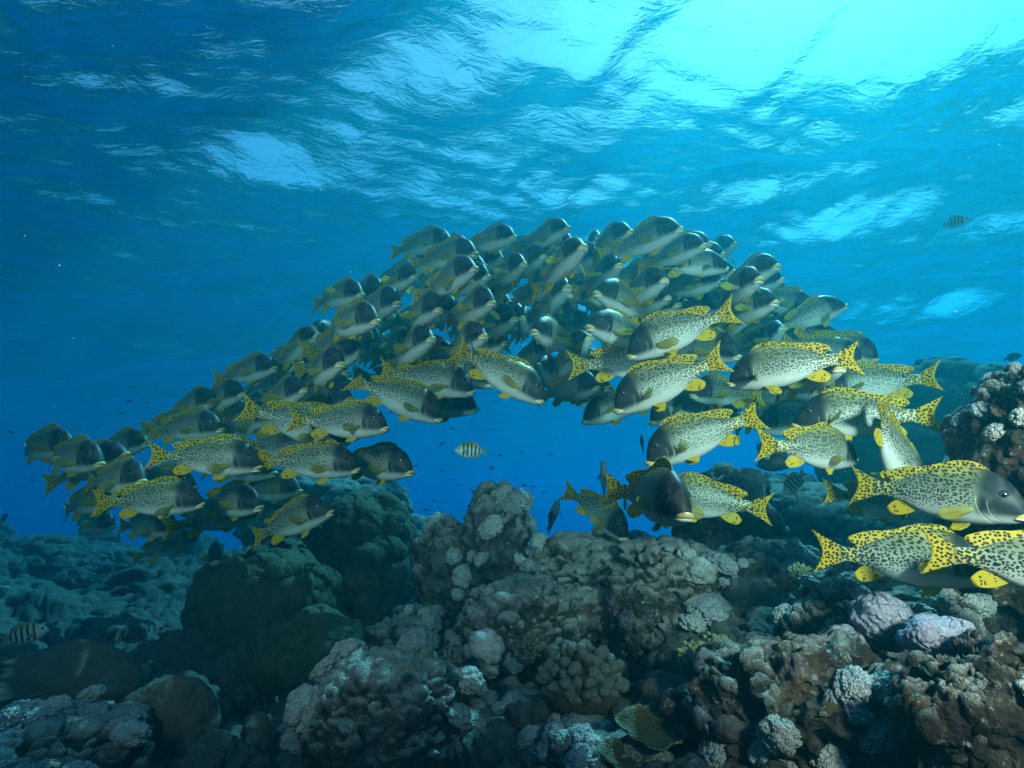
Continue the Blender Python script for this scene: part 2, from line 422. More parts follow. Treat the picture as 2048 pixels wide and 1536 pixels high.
def build_rocks():
    r = rock
    r('reef_rock', 990, 1085, 3.05, 62, 105, seed=3, label='tall knobby rock pinnacle standing against the blue water in the middle of the reef', top=.25)
    r('reef_rock', 905, 1150, 3.15, 72, 95, seed=4, label='dark crusted rock shoulder left of the tall pinnacle', top=.35)
    r('reef_rock', 1190, 1185, 2.95, 190, 100, seed=5, sub=7, label='long rock ridge topped with pale soft coral below the diving yellow-tailed fish')
    r('reef_rock', 1045, 1255, 2.45, 118, 88, seed=6, sub=7, label='rounded rock with a wine-brown crusted face under a cap of pale coral', top=.4)
    r('reef_rock', 1330, 1215, 2.55, 130, 115, seed=7, sub=7, label='craggy grey rock with pale coral knobs right of the ridge')
    r('reef_rock', 1460, 1075, 3.5, 100, 125, seed=8, label='coral-topped rock standing behind the spotted fish that overlap above the reef')
    r('reef_rock', 1530, 1165, 2.8, 130, 75, seed=9, label='dark overhanging rock with a shaded green-black face on the right', top=.55)
    r('reef_rock', 790, 1450, 2.05, 165, 125, seed=10, sub=7, label='grey coral-covered knoll in the bottom centre foreground', top=.15)
    r('reef_rock', 1010, 1500, 2.1, 150, 70, seed=21, label='low dark rubble rock between the two foreground knolls', top=.5)
    r('reef_rock', 1260, 1530, 1.75, 190, 75, seed=11, sub=7, label='pale coral-edged ledge at the bottom edge below the finger coral', top=.1)
    r('reef_rock', 1640, 1440, 1.55, 230, 150, seed=12, sub=7, label='broad mottled rock full of pits in the bottom right foreground', top=.85, rough=.45)
    r('reef_rock', 1985, 1440, 1.2, 150, 150, seed=13, sub=7, label='nearest dark rock at the bottom right corner with pale knobs', top=.8, rough=.4)
    r('reef_rock', 1770, 1240, 1.95, 170, 95, seed=14, sub=7, label='purple-grey rock directly below the three big yellow fish', top=.5)
    r('reef_rock', 2052, 905, 1.65, 84, 150, seed=15, sub=7, label='steep mottled rock wall at the right edge with a pale coral rim', top=.62, dz=1.1)
    r('reef_rock', 2050, 1090, 2.05, 130, 190, seed=16, label='shadowed rock behind the heads of the big yellow fish at the right edge', top=.6)
    r('reef_rock', 1650, 1055, 4.3, 150, 85, seed=17, label='distant coral-covered rock slope behind the small diving spotted fish', top=.1)
    r('reef_rock', 1560, 1010, 4.9, 90, 60, seed=22, label='low far rock under the banded sergeant fish on the right', top=.1)
    r('reef_rock', 660, 1045, 5.6, 150, 95, seed=18, label='hazy coral-covered slope behind the two dark boulder corals', top=0, knob=.08, amt=.035)
    r('reef_rock', 820, 1110, 5.8, 90, 70, seed=19, label='hazy low rock in the gap right of the boulder corals', top=0)
    r('reef_rock', 90, 1520, 1.7, 190, 75, seed=20, sub=7, label='dark crusted rock with pale knobs in the bottom left corner', top=.6)
    r('reef_rock', 840, 1320, 3.0, 110, 90, seed=23, label='dark shaded rock in the gully between boulder coral and centre reef', top=.6)
    rq = random.Random(12)
    for i in range(16):
        d = rq.uniform(4.6, 7.8); px = rq.uniform(-60, 430)
        z = float(ground_z(np.array([px]), np.array([d]))[0])
        py = CY - F_PX * ((z + .10) / d * _cp - _sp) / (_cp + z / d * _sp)
        sz = rq.uniform(.16, .36) * F_PX / d
        r('coral_head', px, py, d, sz * rq.uniform(.8, 1.3), sz * rq.uniform(.6, 1.0), seed=200 + i, sub=5, label='dark knobby coral head on the hazy reef slope at the left', cat='coral', group='coral heads on the far left slope', mat=M_BED, top=.1, knob=.06, amt=.035, rough=.5)
    p = dict(style='porites', mat=M_PORITES, cat='coral', rough=.16)
    r('boulder_coral', 722, 1120, 4.2, 100, 125, seed=31, sub=7, label='tall smooth boulder coral, the one standing farther back by the blue gap', **p)
    r('boulder_coral', 535, 1215, 3.6, 125, 110, seed=32, sub=7, label='big dark lumpy boulder coral in front, left of the blue gap', **p)
    r('boulder_coral', 600, 1300, 3.35, 110, 70, seed=33, label='lower dark skirt-like boulder coral at the foot of the big lumpy one', lobe=.13, **p)
    r('boulder_coral', 1905, 865, 5.6, 165, 110, seed=34, sub=7, label='large hazy blue boulder coral beyond the right rock wall', lobe=.3, **p)
    r('boulder_coral', 1790, 960, 5.2, 120, 120, seed=35, label='hazy dark boulder coral slope behind the tail-up fish on the right', lobe=.25, **p)
    q = dict(style='mound', mat=M_BROWN, cat='coral', rough=.14)
    r('brown_coral', 120, 1390, 2.25, 165, 95, seed=41, sub=7, label='smooth brown mound coral at the left edge near the bottom', lobe=.4, **q)
    r('brown_coral', 325, 1470, 2.0, 100, 100, seed=42, sub=7, label='smooth brown dome coral right of the left-edge mound', lobe=.35, **q)
    r('brown_coral', 512, 1470, 2.3, 30, 48, seed=43, sub=5, label='small smooth dome coral standing like a thumb in the dark gully', lobe=.3, **q)
    r('brown_coral', 452, 1492, 2.25, 45, 36, seed=44, sub=5, label='small flat-topped dome coral beside the thumb-shaped dome', lobe=.3, **q)
    w = dict(style='fold', cat='sponge', rough=.2)
    r('sponge', 978, 1296, 2.25, 31, 27, seed=51, sub=5, mat=M_PALE, label='bright pale lilac sponge lump in front of the wine-brown rock face', fold=8, **w)
    r('sponge', 1762, 1243, 1.62, 50, 40, seed=52, sub=6, mat=M_LILAC, label='pale lilac creased sponge below the leftmost big yellow fish', fold=9, **w)
    r('sponge', 1868, 1272, 1.42, 58, 30, seed=53, sub=6, mat=M_LILAC, label='smooth lavender folded sponge on the right foreground slope', fold=7, **w)
    r('sponge', 1690, 1290, 1.6, 34, 26, seed=54, sub=5, mat=M_LILAC, label='small lavender crust between the two larger lavender sponges', fold=9, **w)
    r('sponge', 690, 1455, 1.92, 24, 18, seed=55, sub=5, mat=mat_coral('blue_sponge', (.22, .25, .45), (.28, .30, .52), (.15, .17, .33), 200, .003), label='small violet-blue sponge on the bottom centre knoll', **w)

build_ground()
build_rocks()

# ------------------------------------------------------------------ corals growing on the reef
def soft_mesh(seed, flat=0.7, lob=1.9, fine=6.5):
    P, F = ico(5)
    a, _ = caps(P * lob + seed * 7.7, seed, 0.74)
    b, _ = caps(P * fine + seed * 3.3, seed + 1, 0.78)
    r = 0.62 + 0.34 * a + 0.10 * b + 0.10 * fbm(P * 1.4 + seed, 2, seed)
    V = P * r[:, None] * np.array([1, 1, flat])
    V[:, 2] = np.where(V[:, 2] < -0.25, -0.25 + (V[:, 2] + .25) * .3, V[:, 2])
    return mesh_from('soft_coral', V, F, True, {'tip': ('FLOAT', a)})
SOFT = [soft_mesh(s, fl, lo) for s, fl, lo in ((1, .75, 1.7), (2, .6, 2.3), (3, .85, 1.4), (4, .55, 2.7), (5, .7, 2.0), (6, .9, 1.6))]
for i, me in enumerate(SOFT): me.materials.append(M_SOFT if i % 3 else M_SOFTB)

def aligned(n, spin):
    z = Vector(n).normalized()
    x = z.orthogonal().normalized()
    x = Matrix.Rotation(spin, 3, z) @ x
    y = z.cross(x)
    return Matrix((x, y, z)).transposed()

def project(W):
    """photograph pixels of world points"""
    x, y, z = W[:, 0], W[:, 1], W[:, 2]
    dp = y * _cp + z * _sp
    up = -y * _sp + z * _cp
    return CX + F_PX * x / dp, CY - F_PX * up / dp, dp

def scatter_soft():
    rng = np.random.default_rng(77)
    plan = {'tall': 0}
    n_made = 0
    cand = []
    for name, V, N in SCATTER:
        if not name.startswith(('reef_rock', 'sea_bed')): continue
        px, py, dp = project(V)
        vd = -V / (np.linalg.norm(V, axis=1, keepdims=True) + 1e-9)
        face = (N * vd).sum(1)
        ok = (px > -40) & (px < 2090) & (py > 700) & (py < 1560) & (dp > .6) & (dp < 7.5) & (N[:, 2] > 0.30) & (face > -0.15)
        if name == 'sea_bed': ok &= (dp > 2.2)
        w = fbm(V * 2.6, 2, 5) > (0.0 if name != 'sea_bed' else 0.05)
        idx = np.nonzero(ok & w)[0]
        if len(idx) == 0: continue
        nm = min(len(idx), 60 if name != 'sea_bed' else 150)
        if V[:, 0].min() > 1.0 and V[:, 2].max() > .25: nm = 16      # the wall at the right edge is mostly bare
        for i in rng.choice(idx, nm, replace=False): cand.append((dp[i], name, V[i], N[i], px[i], py[i]))
    rng.shuffle(cand); cand.sort(key=lambda c: c[0] + (1.2 if c[1] == 'sea_bed' else 0) + rng.uniform(0, 2.0))
    cell_used = []
    for dp, name, p, n, px, py in cand:
        if n_made >= 290: break
        size = float(np.clip(rng.lognormal(math.log(0.044), .34), .024, .10)) * (1.0 if dp < 3 else 1.25)
        if dp < 1.9: size = min(size, .045)
        if any((p[0] - q[0]) ** 2 + (p[1] - q[1]) ** 2 + (p[2] - q[2]) ** 2 < (0.62 * (size + q[3])) ** 2 for q in cell_used): continue
        cell_used.append((p[0], p[1], p[2], size))
        me = SOFT[int(rng.integers(len(SOFT)))]
        o = bpy.data.objects.new('soft_coral', me); COL.objects.link(o)
        nn = Vector(n) + Vector((0, 0, 0.2))
        o.matrix_world = Matrix.Translation(Vector(p) + Vector(n) * size * 0.15) @ aligned(nn, rng.random() * 6.28).to_4x4() @ Matrix.Diagonal((size * rng.uniform(.85, 1.2), size * rng.uniform(.85, 1.2), size * rng.uniform(.8, 1.15), 1))
        side = 'left' if px < 850 else ('centre' if px < 1450 else 'right')
        rng_ = 'foreground' if dp < 2.3 else ('middle' if dp < 3.6 else 'hazy far part')
        tag(o, 'grey knobby soft coral clump on the %s of the %s reef' % (rng_, side) if rng_ != 'hazy far part' else 'bluish knobby soft coral clump far back on the %s reef' % side, 'coral', 'soft coral clumps on the reef')
        n_made += 1
    print('soft corals', n_made)
scatter_soft()

def finger_mesh(name, nf, seed, spread=1.05, ln=(0.55, 1.0), rad=0.10, knob=0.55, mat=None):
    """a colony of short knobbed fingers growing out of one base"""
    rng = np.random.default_rng(seed)
    P, F = ico(3)
    VV, FF, TT = [], [], []
    k = 0
    base, bf = ico(4)
    b = base * np.array([.62, .62, .42]) * (1 + .15 * fbm(base * 2, 2, seed))[:, None]
    VV.append(b); FF.append(bf); TT.append(np.zeros(len(b))); k += len(b)
    for i in range(nf):
        ph = i * 2.39996 + rng.normal() * .2
        th = spread * math.sqrt((i + .5) / nf) + rng.normal() * .06
        dr = np.array([math.sin(th) * math.cos(ph), math.sin(th) * math.sin(ph), math.cos(th)])
        l = rng.uniform(*ln); rd = rad * rng.uniform(.8, 1.25)
        t = (P[:, 2] + 1) / 2
        w = rd * (0.72 + 0.5 * t)
        c, _ = caps(P * 1.9 + i * 3.7, seed + i, .75)
        q = P * (1 + knob * (c - .3) * sstep(.35, .8, t))[:, None]
        X = np.stack([q[:, 0] * w, q[:, 1] * w, (t ** .9) * l * .62 + .30 + 0.12 * l * (q[:, 2] - P[:, 2])], 1)
        X += np.stack([fbm(X * 5 + i, 2, seed) * .03, fbm(X * 5 + i + 9, 2, seed) * .03, 0 * t], 1)
        m = np.array(aligned(dr, rng.random() * 6.28))
        VV.append(X @ m.T * np.array([1, 1, .85])); FF.append(F + k); TT.append(sstep(.5, 1, t)); k += len(P)
    me = mesh_from(name, np.vstack(VV), np.vstack(FF), True, {'tip': ('FLOAT', np.concatenate(TT))})
    me.materials.append(mat)
    return me

def plant(name, me, px, py, d, size, label, cat='coral', tilt=(0, -0.35, 1), spin=0.0, group=None):
    o = bpy.data.objects.new(name, me); COL.objects.link(o)
    o.matrix_world = Matrix.Translation(at(px, py, d)) @ aligned(tilt, spin).to_4x4() @ Matrix.Scale(size, 4)
    tag(o, label, cat, group)
    return o
plant('finger_coral', finger_mesh('finger_coral', 95, 3, 1.35, (.5, .8), .085, .5, M_FINGER), 1165, 1372, 1.95, .20, 'large brown finger coral with pale knobbed tips in the middle of the foreground')
GREEN = finger_mesh('leather_coral', 60, 5, 1.2, (.4, .95), .075, .9, M_GREEN)
plant('leather_coral', GREEN, 1390, 1322, 1.88, .085, 'pale yellow-green tufted leather coral, the left of the pair beside the finger coral')
plant('leather_coral', GREEN, 1436, 1306, 1.92, .080, 'pale yellow-green tufted leather coral, the right of the pair beside the finger coral', spin=2.0)
plant('finger_coral', finger_mesh('finger_coral', 45, 8, 1.3, (.5, .8), .10, .5, M_FINGER), 905, 1318, 2.15, .075, 'small brown finger coral left of the bright pale sponge')
plant('finger_coral', finger_mesh('finger_coral', 50, 9, 1.3, (.6, .9), .07, .6, M_FINGER), 1055, 1310, 2.12, .070, 'small spiky finger coral between the pale sponge and the large finger coral')
plant('leather_coral', GREEN, 1600, 1150, 2.2, .060, 'small pale leather coral growing under the dark overhang on the right', spin=4.0)

def brain_mesh(seed):
    P, F = ico(6)
    w = fbm(P * 2.0 + seed, 3, seed)
    ph = (P[:, 0] * 3 + P[:, 2] * 1.2 + w * 1.1) * 22
    r = 1 + .018 * np.sin(ph) + .05 * fbm(P * 1.5, 2, seed)
    return mesh_from('brain_coral', P * r[:, None] * np.array([1, 1, .7]), F, True, {'tip': ('FLOAT', sstep(0, 1, np.sin(ph)))})
_bm = brain_mesh(4); _bm.materials.append(mat_coral('brain_coral', (.045, .05, .03), (.07, .075, .045), (.022, .025, .018), 220, .003, tip=(.13, .135, .10)))
plant('brain_coral', _bm, 1462, 1245, 2.35, .085, 'dark ridged brain coral dome behind the yellow-green leather corals', tilt=(.2, -.3, 1))

def plate_mesh(seed):
    """a shallow cup: thin plate with a raised wavy rim"""
    nr, nc = 26, 72
    t = np.linspace(0.02, 1, nr)[:, None]; a = np.linspace(0, 2 * np.pi, nc, endpoint=False)[None, :]
    wob = 1 + .10 * np.sin(3 * a + seed) + .06 * np.sin(7 * a) + .03 * np.sin(13 * a + 1)
    x = t * wob * np.cos(a); y = t * wob * np.sin(a)
    z = 0.30 * t ** 3 + .05 * np.sin(5 * a) * t ** 2
    top = np.stack([x, y, z + 0 * x], -1).reshape(-1, 3)
    top[:, 2] += .03 * fbm(top * 6, 3, seed)
    bot = top.copy(); bot[:, 2] -= .07 + .45 * (1 - np.repeat(t.ravel(), nc)) ** 1.5
    n = nr * nc
    f = grid_faces(nr, nc, True)
    j = np.arange(nc); e = (nr - 1) * nc
    rim = np.stack([e + j, n + e + j, n + e + (j + 1) % nc, e + (j + 1) % nc], 1)
    tip = np.tile(sstep(.86, 1, np.repeat(t.ravel(), nc)), 2)
    return mesh_from('plate_coral', np.vstack([top, bot]), np.vstack([f, f[:, ::-1] + n, rim]), True, {'tip': ('FLOAT', tip)})
_pm = plate_mesh(2); _pm.materials.append(mat_coral('plate_coral', (.055, .05, .018), (.085, .075, .028), (.03, .027, .012), 150, .006, tip=(.24, .23, .19)))
plant('plate_coral', _pm, 1310, 1462, 1.62, .090, 'olive plate coral with a pale rim in the bottom centre foreground', tilt=(-.1, -.30, 1))
plant('plate_coral', _pm, 1262, 1528, 1.55, .075, 'second olive plate coral cut by the bottom edge below the first', tilt=(.1, -.25, 1), spin=2.2)
# ------------------------------------------------------------------ fish: materials
def rest_xyz(n):
    a = n.n('ShaderNodeAttribute', attribute_name='rest')
    sp = n.n('ShaderNodeSeparateXYZ', {0: a.outputs['Vector']})
    return a.outputs['Vector'], sp.outputs[0], sp.outputs[1], sp.outputs[2]

def spot_mask(n, u, v, rnd, scale, stretch, rad, warp, jit=0.75):
    """dark spots: cells in the (u, v) plane of the flank; rad may be a socket"""
    off = n.math('MULTIPLY', rnd, 37.0)
    c = n.n('ShaderNodeCombineXYZ', {0: n.math('ADD', n.math('MULTIPLY', u, scale / stretch), off), 1: n.math('MULTIPLY', v, scale), 2: off}).outputs[0]
    nz = n.n('ShaderNodeTexNoise', {'Vector': c, 'Scale': 0.55, 'Detail': 2.0}).outputs['Color']
    w = n.n('ShaderNodeVectorMath', {0: nz, 1: (0.5, 0.5, 0.5)}, operation='SUBTRACT').outputs[0]
    w = n.n('ShaderNodeVectorMath', {0: w, 3: warp}, operation='SCALE').outputs[0]
    c2 = n.n('ShaderNodeVectorMath', {0: c, 1: w}, operation='ADD').outputs[0]
    vo = n.n('ShaderNodeTexVoronoi', {'Vector': c2, 'Scale': 1.0, 'Randomness': jit}, voronoi_dimensions='2D', feature='F1')
    d = vo.outputs['Distance']
    return n.n('ShaderNodeMapRange', {0: n.math('SUBTRACT', rad, d), 1: -0.04, 2: 0.04, 3: 0.0, 4: 1.0}, interpolation_type='SMOOTHSTEP').outputs[0]

def mat_fish_body():
    n = NT('rubberlip_skin')
    vec, u, y, z = rest_xyz(n)
    rnd = n.n('ShaderNodeObjectInfo').outputs['Random']
    # lateral colours
    zz = n.math('ADD', z, n.math('MULTIPLY', n.math('SUBTRACT', u, 0.3), -0.03))
    back = n.mix(rnd, (0.165, 0.185, 0.095), (0.20, 0.215, 0.135))
    mid = (0.30, 0.315, 0.26)
    belly = (0.54, 0.53, 0.50)
    c = n.mix(n.ss(-0.03, 0.11, zz), mid, back)
    c = n.mix(n.ss(-0.02, -0.115, zz), c, belly)
    # yellow wash along the back and the tail stalk
    yw = n.math('MAXIMUM', n.math('MULTIPLY', n.ss(0.11, 0.165, z), 0.55), n.math('MULTIPLY', n.ss(0.66, 0.80, u), 0.75))
    c = n.mix(yw, c, (0.52, 0.42, 0.04))
    # spots, merging into wavy bars along the upper back
    uz = n.math('SUBTRACT', u, n.math('MULTIPLY', z, 0.55))
    fade_head = n.ss(0.215, 0.30, n.math('ADD', u, n.math('MULTIPLY', z, 0.15)))
    rad_lo = n.math('ADD', 0.10, n.math('MULTIPLY', n.ss(-0.12, -0.01, z), 0.25))
    rad_lo = n.math('ADD', rad_lo, n.math('MULTIPLY', n.ss(0.5, 0.78, u), 0.10))
    rad_lo = n.math('MULTIPLY', rad_lo, n.ss(-0.125, -0.07, n.math('ADD', z, n.math('MULTIPLY', n.ss(.5, .75, u), .07))))
    s_lo = spot_mask(n, u, z, rnd, 57.0, 1.2, rad_lo, 0.5, 0.78)
    s_hi = spot_mask(n, uz, z, rnd, 51.0, 1.6, n.math('ADD', 0.33, n.math('MULTIPLY', rnd, 0.04)), 1.0, 0.7)
    hi = n.math('MULTIPLY', n.ss(0.035, 0.075, z), n.ss(0.72, 0.60, u))
    s = n.math('ADD', n.math('MULTIPLY', s_lo, n.math('SUBTRACT', 1.0, hi)), n.math('MULTIPLY', s_hi, hi))
    s = n.math('MULTIPLY', s, fade_head)
    c = n.mix(s, c, (0.012, 0.014, 0.013))
    # dark head, paler cheek and throat
    edge = n.math('ADD', u, n.math('MULTIPLY', z, 0.10))
    hd = n.math('MULTIPLY', n.ss(0.275, 0.205, edge), n.ss(-0.112, -0.055, z))
    c = n.mix(hd, c, (0.018, 0.025, 0.032))
    nape = n.math('MULTIPLY', n.ss(0.36, 0.22, u), n.ss(0.02, 0.14, z))
    c = n.mix(n.math('MULTIPLY', nape, 0.65), c, (0.016, 0.022, 0.026))
    # gill cover edges: pale crescents
    def arc(u0, z0, r, w, za, zb):
        dd = n.n('ShaderNodeVectorMath', {0: n.n('ShaderNodeCombineXYZ', {0: u, 1: z, 2: 0.0}).outputs[0], 1: (u0, z0, 0)}, operation='DISTANCE').outputs['Value']
        a = n.math('SUBTRACT', 1.0, n.math('DIVIDE', n.math('ABSOLUTE', n.math('SUBTRACT', dd, r)), w), clamp=True)
        a = n.math('MULTIPLY', a, n.ss(za, za + 0.02, z)); a = n.math('MULTIPLY', a, n.ss(zb, zb - 0.03, z))
        return n.math('MULTIPLY', a, n.math('GREATER_THAN', u, u0)), dd
    a1, d1 = arc(0.095, 0.0, 0.145, 0.006, -0.135, 0.035)
    a2, d2 = arc(0.06, -0.01, 0.125, 0.005, -0.115, 0.015)
    lines = n.math('MAXIMUM', n.math('MULTIPLY', a1, 0.5), n.math('MULTIPLY', a2, 0.32))
    c = n.mix(lines, c, (0.70, 0.68, 0.55))
    # scales
    sc = n.n('ShaderNodeTexVoronoi', {'Vector': n.n('ShaderNodeCombineXYZ', {0: n.math('MULTIPLY', u, 130.0), 1: n.math('MULTIPLY', z, 150.0), 2: 0.0}).outputs[0], 'Scale': 1.0, 'Randomness': 0.25}, voronoi_dimensions='2D').outputs['Distance']
    sc = n.math('MULTIPLY', sc, n.ss(0.2, 0.3, u))
    mot = n.n('ShaderNodeTexNoise', {'Vector': vec, 'Scale': 14.0, 'Detail': 4.0}).outputs[0]
    c = n.mix(n.math('MULTIPLY', n.ss(0.45, 0.7, mot), 0.16), c, (0.25, 0.25, 0.2))
    gl = n.math('SUBTRACT', n.math('MULTIPLY', sc, -0.5), n.math('MULTIPLY', n.math('MAXIMUM', a1, a2), 2.0))
    b = n.n('ShaderNodeBump', {'Height': gl, 'Strength': 0.25, 'Distance': 0.004}).outputs[0]
    p = n.n('ShaderNodeBsdfPrincipled', {'Base Color': c, 'Roughness': n.math('SUBTRACT', 0.5, n.math('MULTIPLY', fade_head, 0.12)), 'Normal': b, 'Specular IOR Level': n.math('ADD', 0.2, n.math('MULTIPLY', fade_head, 0.3))})
    return n.surf(p)

def mat_fin(name, spots, ybase=(0.78, 0.48, 0.012), trans=0.35, dark=0.0, glassy=0.0):
    n = NT(name)
    vec, u, y, z = rest_xyz(n)
    # rest for fins: x = along the rays (0 root .. 1 edge), y = across, z = body colour mix ; 'rest2' keeps the flank plane
    a2 = n.n('ShaderNodeAttribute', attribute_name='rest2')
    sp = n.n('ShaderNodeSeparateXYZ', {0: a2.outputs['Vector']})
    fu, fz = sp.outputs[0], sp.outputs[2]
    rnd = n.n('ShaderNodeObjectInfo').outputs['Random']
    c = n.mix(n.math('MULTIPLY', rnd, 0.35), ybase, (0.64, 0.54, 0.04))
    root = (0.42, 0.40, 0.22) if spots else (0.62, 0.58, 0.25)
    c = n.mix(n.ss(0.55, 0.0, u), c, root)
    rays = n.n('ShaderNodeTexWave', {'Vector': n.n('ShaderNodeCombineXYZ', {0: n.math('MULTIPLY', y, 1.0), 1: 0.0, 2: 0.0}).outputs[0], 'Scale': 7.0, 'Distortion': 0.25, 'Detail': 1.0}, bands_direction='X').outputs[0]
    c = n.mix(n.math('MULTIPLY', n.ss(0.50, 0.95, rays), 0.45), c, (0.26, 0.21, 0.04))
    if spots:
        rad = n.math('MULTIPLY', 0.34, n.ss(1.02, 0.86, u))
        if spots < 1: rad = n.math('MULTIPLY', rad, n.ss(0.50, 0.62, n.n('ShaderNodeTexNoise', {'Vector': a2.outputs['Vector'], 'Scale': 22.0}).outputs[0]))
        s = spot_mask(n, fu, fz, rnd, 46.0, 1.1, rad, 0.4, 0.72)
        c = n.mix(s, c, (0.012, 0.013, 0.010))
    if dark: c = n.mix(dark, c, (0.03, 0.035, 0.03))
    b = n.n('ShaderNodeBump', {'Height': rays, 'Strength': 0.35, 'Distance': 0.003}).outputs[0]
    p = n.n('ShaderNodeBsdfPrincipled', {'Base Color': c, 'Roughness': 0.5, 'Normal': b, 'Specular IOR Level': 0.3})
    t = n.n('ShaderNodeBsdfTranslucent', {'Color': c, 'Normal': b})
    mx = n.n('ShaderNodeMixShader', {0: trans, 1: p, 2: t})
    if glassy:      # clear skin between the rays
        mx = n.n('ShaderNodeMixShader', {0: n.math('MULTIPLY', n.math('MULTIPLY', n.ss(0.75, 0.35, rays), n.ss(0.1, 0.6, u)), glassy), 1: mx, 2: n.n('ShaderNodeBsdfTransparent')})
    return n.surf(mx)

def mat_simple(name, col, rough=0.5, spec=0.4, noise=0.0, nscale=30):
    n = NT(name)
    c = tuple(col) + (1.0,)
    if noise:
        tc = n.n('ShaderNodeTexCoord').outputs['Object']
        f = n.n('ShaderNodeTexNoise', {'Vector': tc, 'Scale': nscale, 'Detail': 4.0}).outputs[0]
        c = n.mix(n.math('MULTIPLY', n.ss(0.35, 0.7, f), noise), col, tuple(x * 0.35 for x in col))
    return n.surf(n.n('ShaderNodeBsdfPrincipled', {'Base Color': c, 'Roughness': rough, 'Specular IOR Level': spec}))

def mat_eye():
    n = NT('fish_eye')
    vec, r, y, z = rest_xyz(n)       # r = distance from the pupil axis, 0..1
    c = n.mix(n.ss(0.44, 0.50, r), (0.004, 0.004, 0.005), (0.022, 0.027, 0.030))
    ring = n.math('MULTIPLY', n.ss(0.43, 0.47, r), n.ss(0.56, 0.50, r))
    c = n.mix(n.math('MULTIPLY', ring, 0.35), c, (0.25, 0.25, 0.22))
    return n.surf(n.n('ShaderNodeBsdfPrincipled', {'Base Color': c, 'Roughness': 0.06, 'Specular IOR Level': 0.7}))

# ------------------------------------------------------------------ fish: shape (length 1, snout at u = 0, tail edge at u = 1)
def curve(pts):
    xs = np.array([p[0] for p in pts], float); ys = np.array([p[1] for p in pts], float)
    # monotone-ish cubic through the points
    h = np.diff(xs); dl = np.diff(ys) / h
    m = np.zeros(len(xs)); m[0] = dl[0]; m[-1] = dl[-1]
    for i in range(1, len(xs) - 1):
        m[i] = 0 if dl[i - 1] * dl[i] <= 0 else 2 * dl[i - 1] * dl[i] / (dl[i - 1] + dl[i])
    def f(x):
        x = np.asarray(x, float)
        i = np.clip(np.searchsorted(xs, x) - 1, 0, len(h) - 1)
        t = np.clip((x - xs[i]) / h[i], 0, 1)
        return ((2 * t**3 - 3 * t**2 + 1) * ys[i] + (t**3 - 2 * t**2 + t) * h[i] * m[i] + (-2 * t**3 + 3 * t**2) * ys[i + 1] + (t**3 - t**2) * h[i] * m[i + 1])
    return f
U0 = 0.42
TOP = curve([(0, -.056), (.008, -.028), (.03, .026), (.06, .078), (.10, .124), (.15, .157), (.20, .184), (.27, .199), (.35, .199), (.45, .180), (.55, .142), (.65, .096), (.72, .062), (.78, .050), (.84, .050)])
BOT = curve([(0, -.066), (.008, -.086), (.03, -.106), (.06, -.119), (.10, -.129), (.15, -.137), (.20, -.149), (.30, -.157), (.40, -.156), (.50, -.140), (.58, -.115), (.65, -.080), (.72, -.058), (.78, -.046), (.84, -.046)])
WID = curve([(0, .006), (.008, .028), (.03, .047), (.06, .061), (.10, .074), (.15, .085), (.20, .092), (.28, .096), (.36, .090), (.45, .077), (.55, .058), (.65, .038), (.72, .025), (.78, .016), (.84, .007)])

def bent(P, bend, q=0.0):
    """P: (n,3) as (u, y, z); curve the rear of the spine sideways; returns local x, y, z with +x forward"""
    u, y, z = P[:, 0], P[:, 1], P[:, 2]
    us = np.linspace(-0.1, 1.2, 400)
    k = np.where(us > 0.24, bend * sstep(0.24, 0.75, us) * 2.2 - bend * q * sstep(0.2, 0.45, us), 0)
    phi = np.cumsum(k) * (us[1] - us[0])
    sx = np.cumsum(np.cos(phi)) * (us[1] - us[0]); sy = np.cumsum(np.sin(phi)) * (us[1] - us[0])
    i0 = np.searchsorted(us, U0)
    zero = np.searchsorted(us, 0.24)
    sx = sx - sx[zero] + 0.24; sy = sy - sy[zero]
    px = np.interp(u, us, sx); py = np.interp(u, us, sy); ph = np.interp(u, us, phi)
    return np.stack([U0 - (px - np.sin(ph) * y), py + np.cos(ph) * y, z], 1)

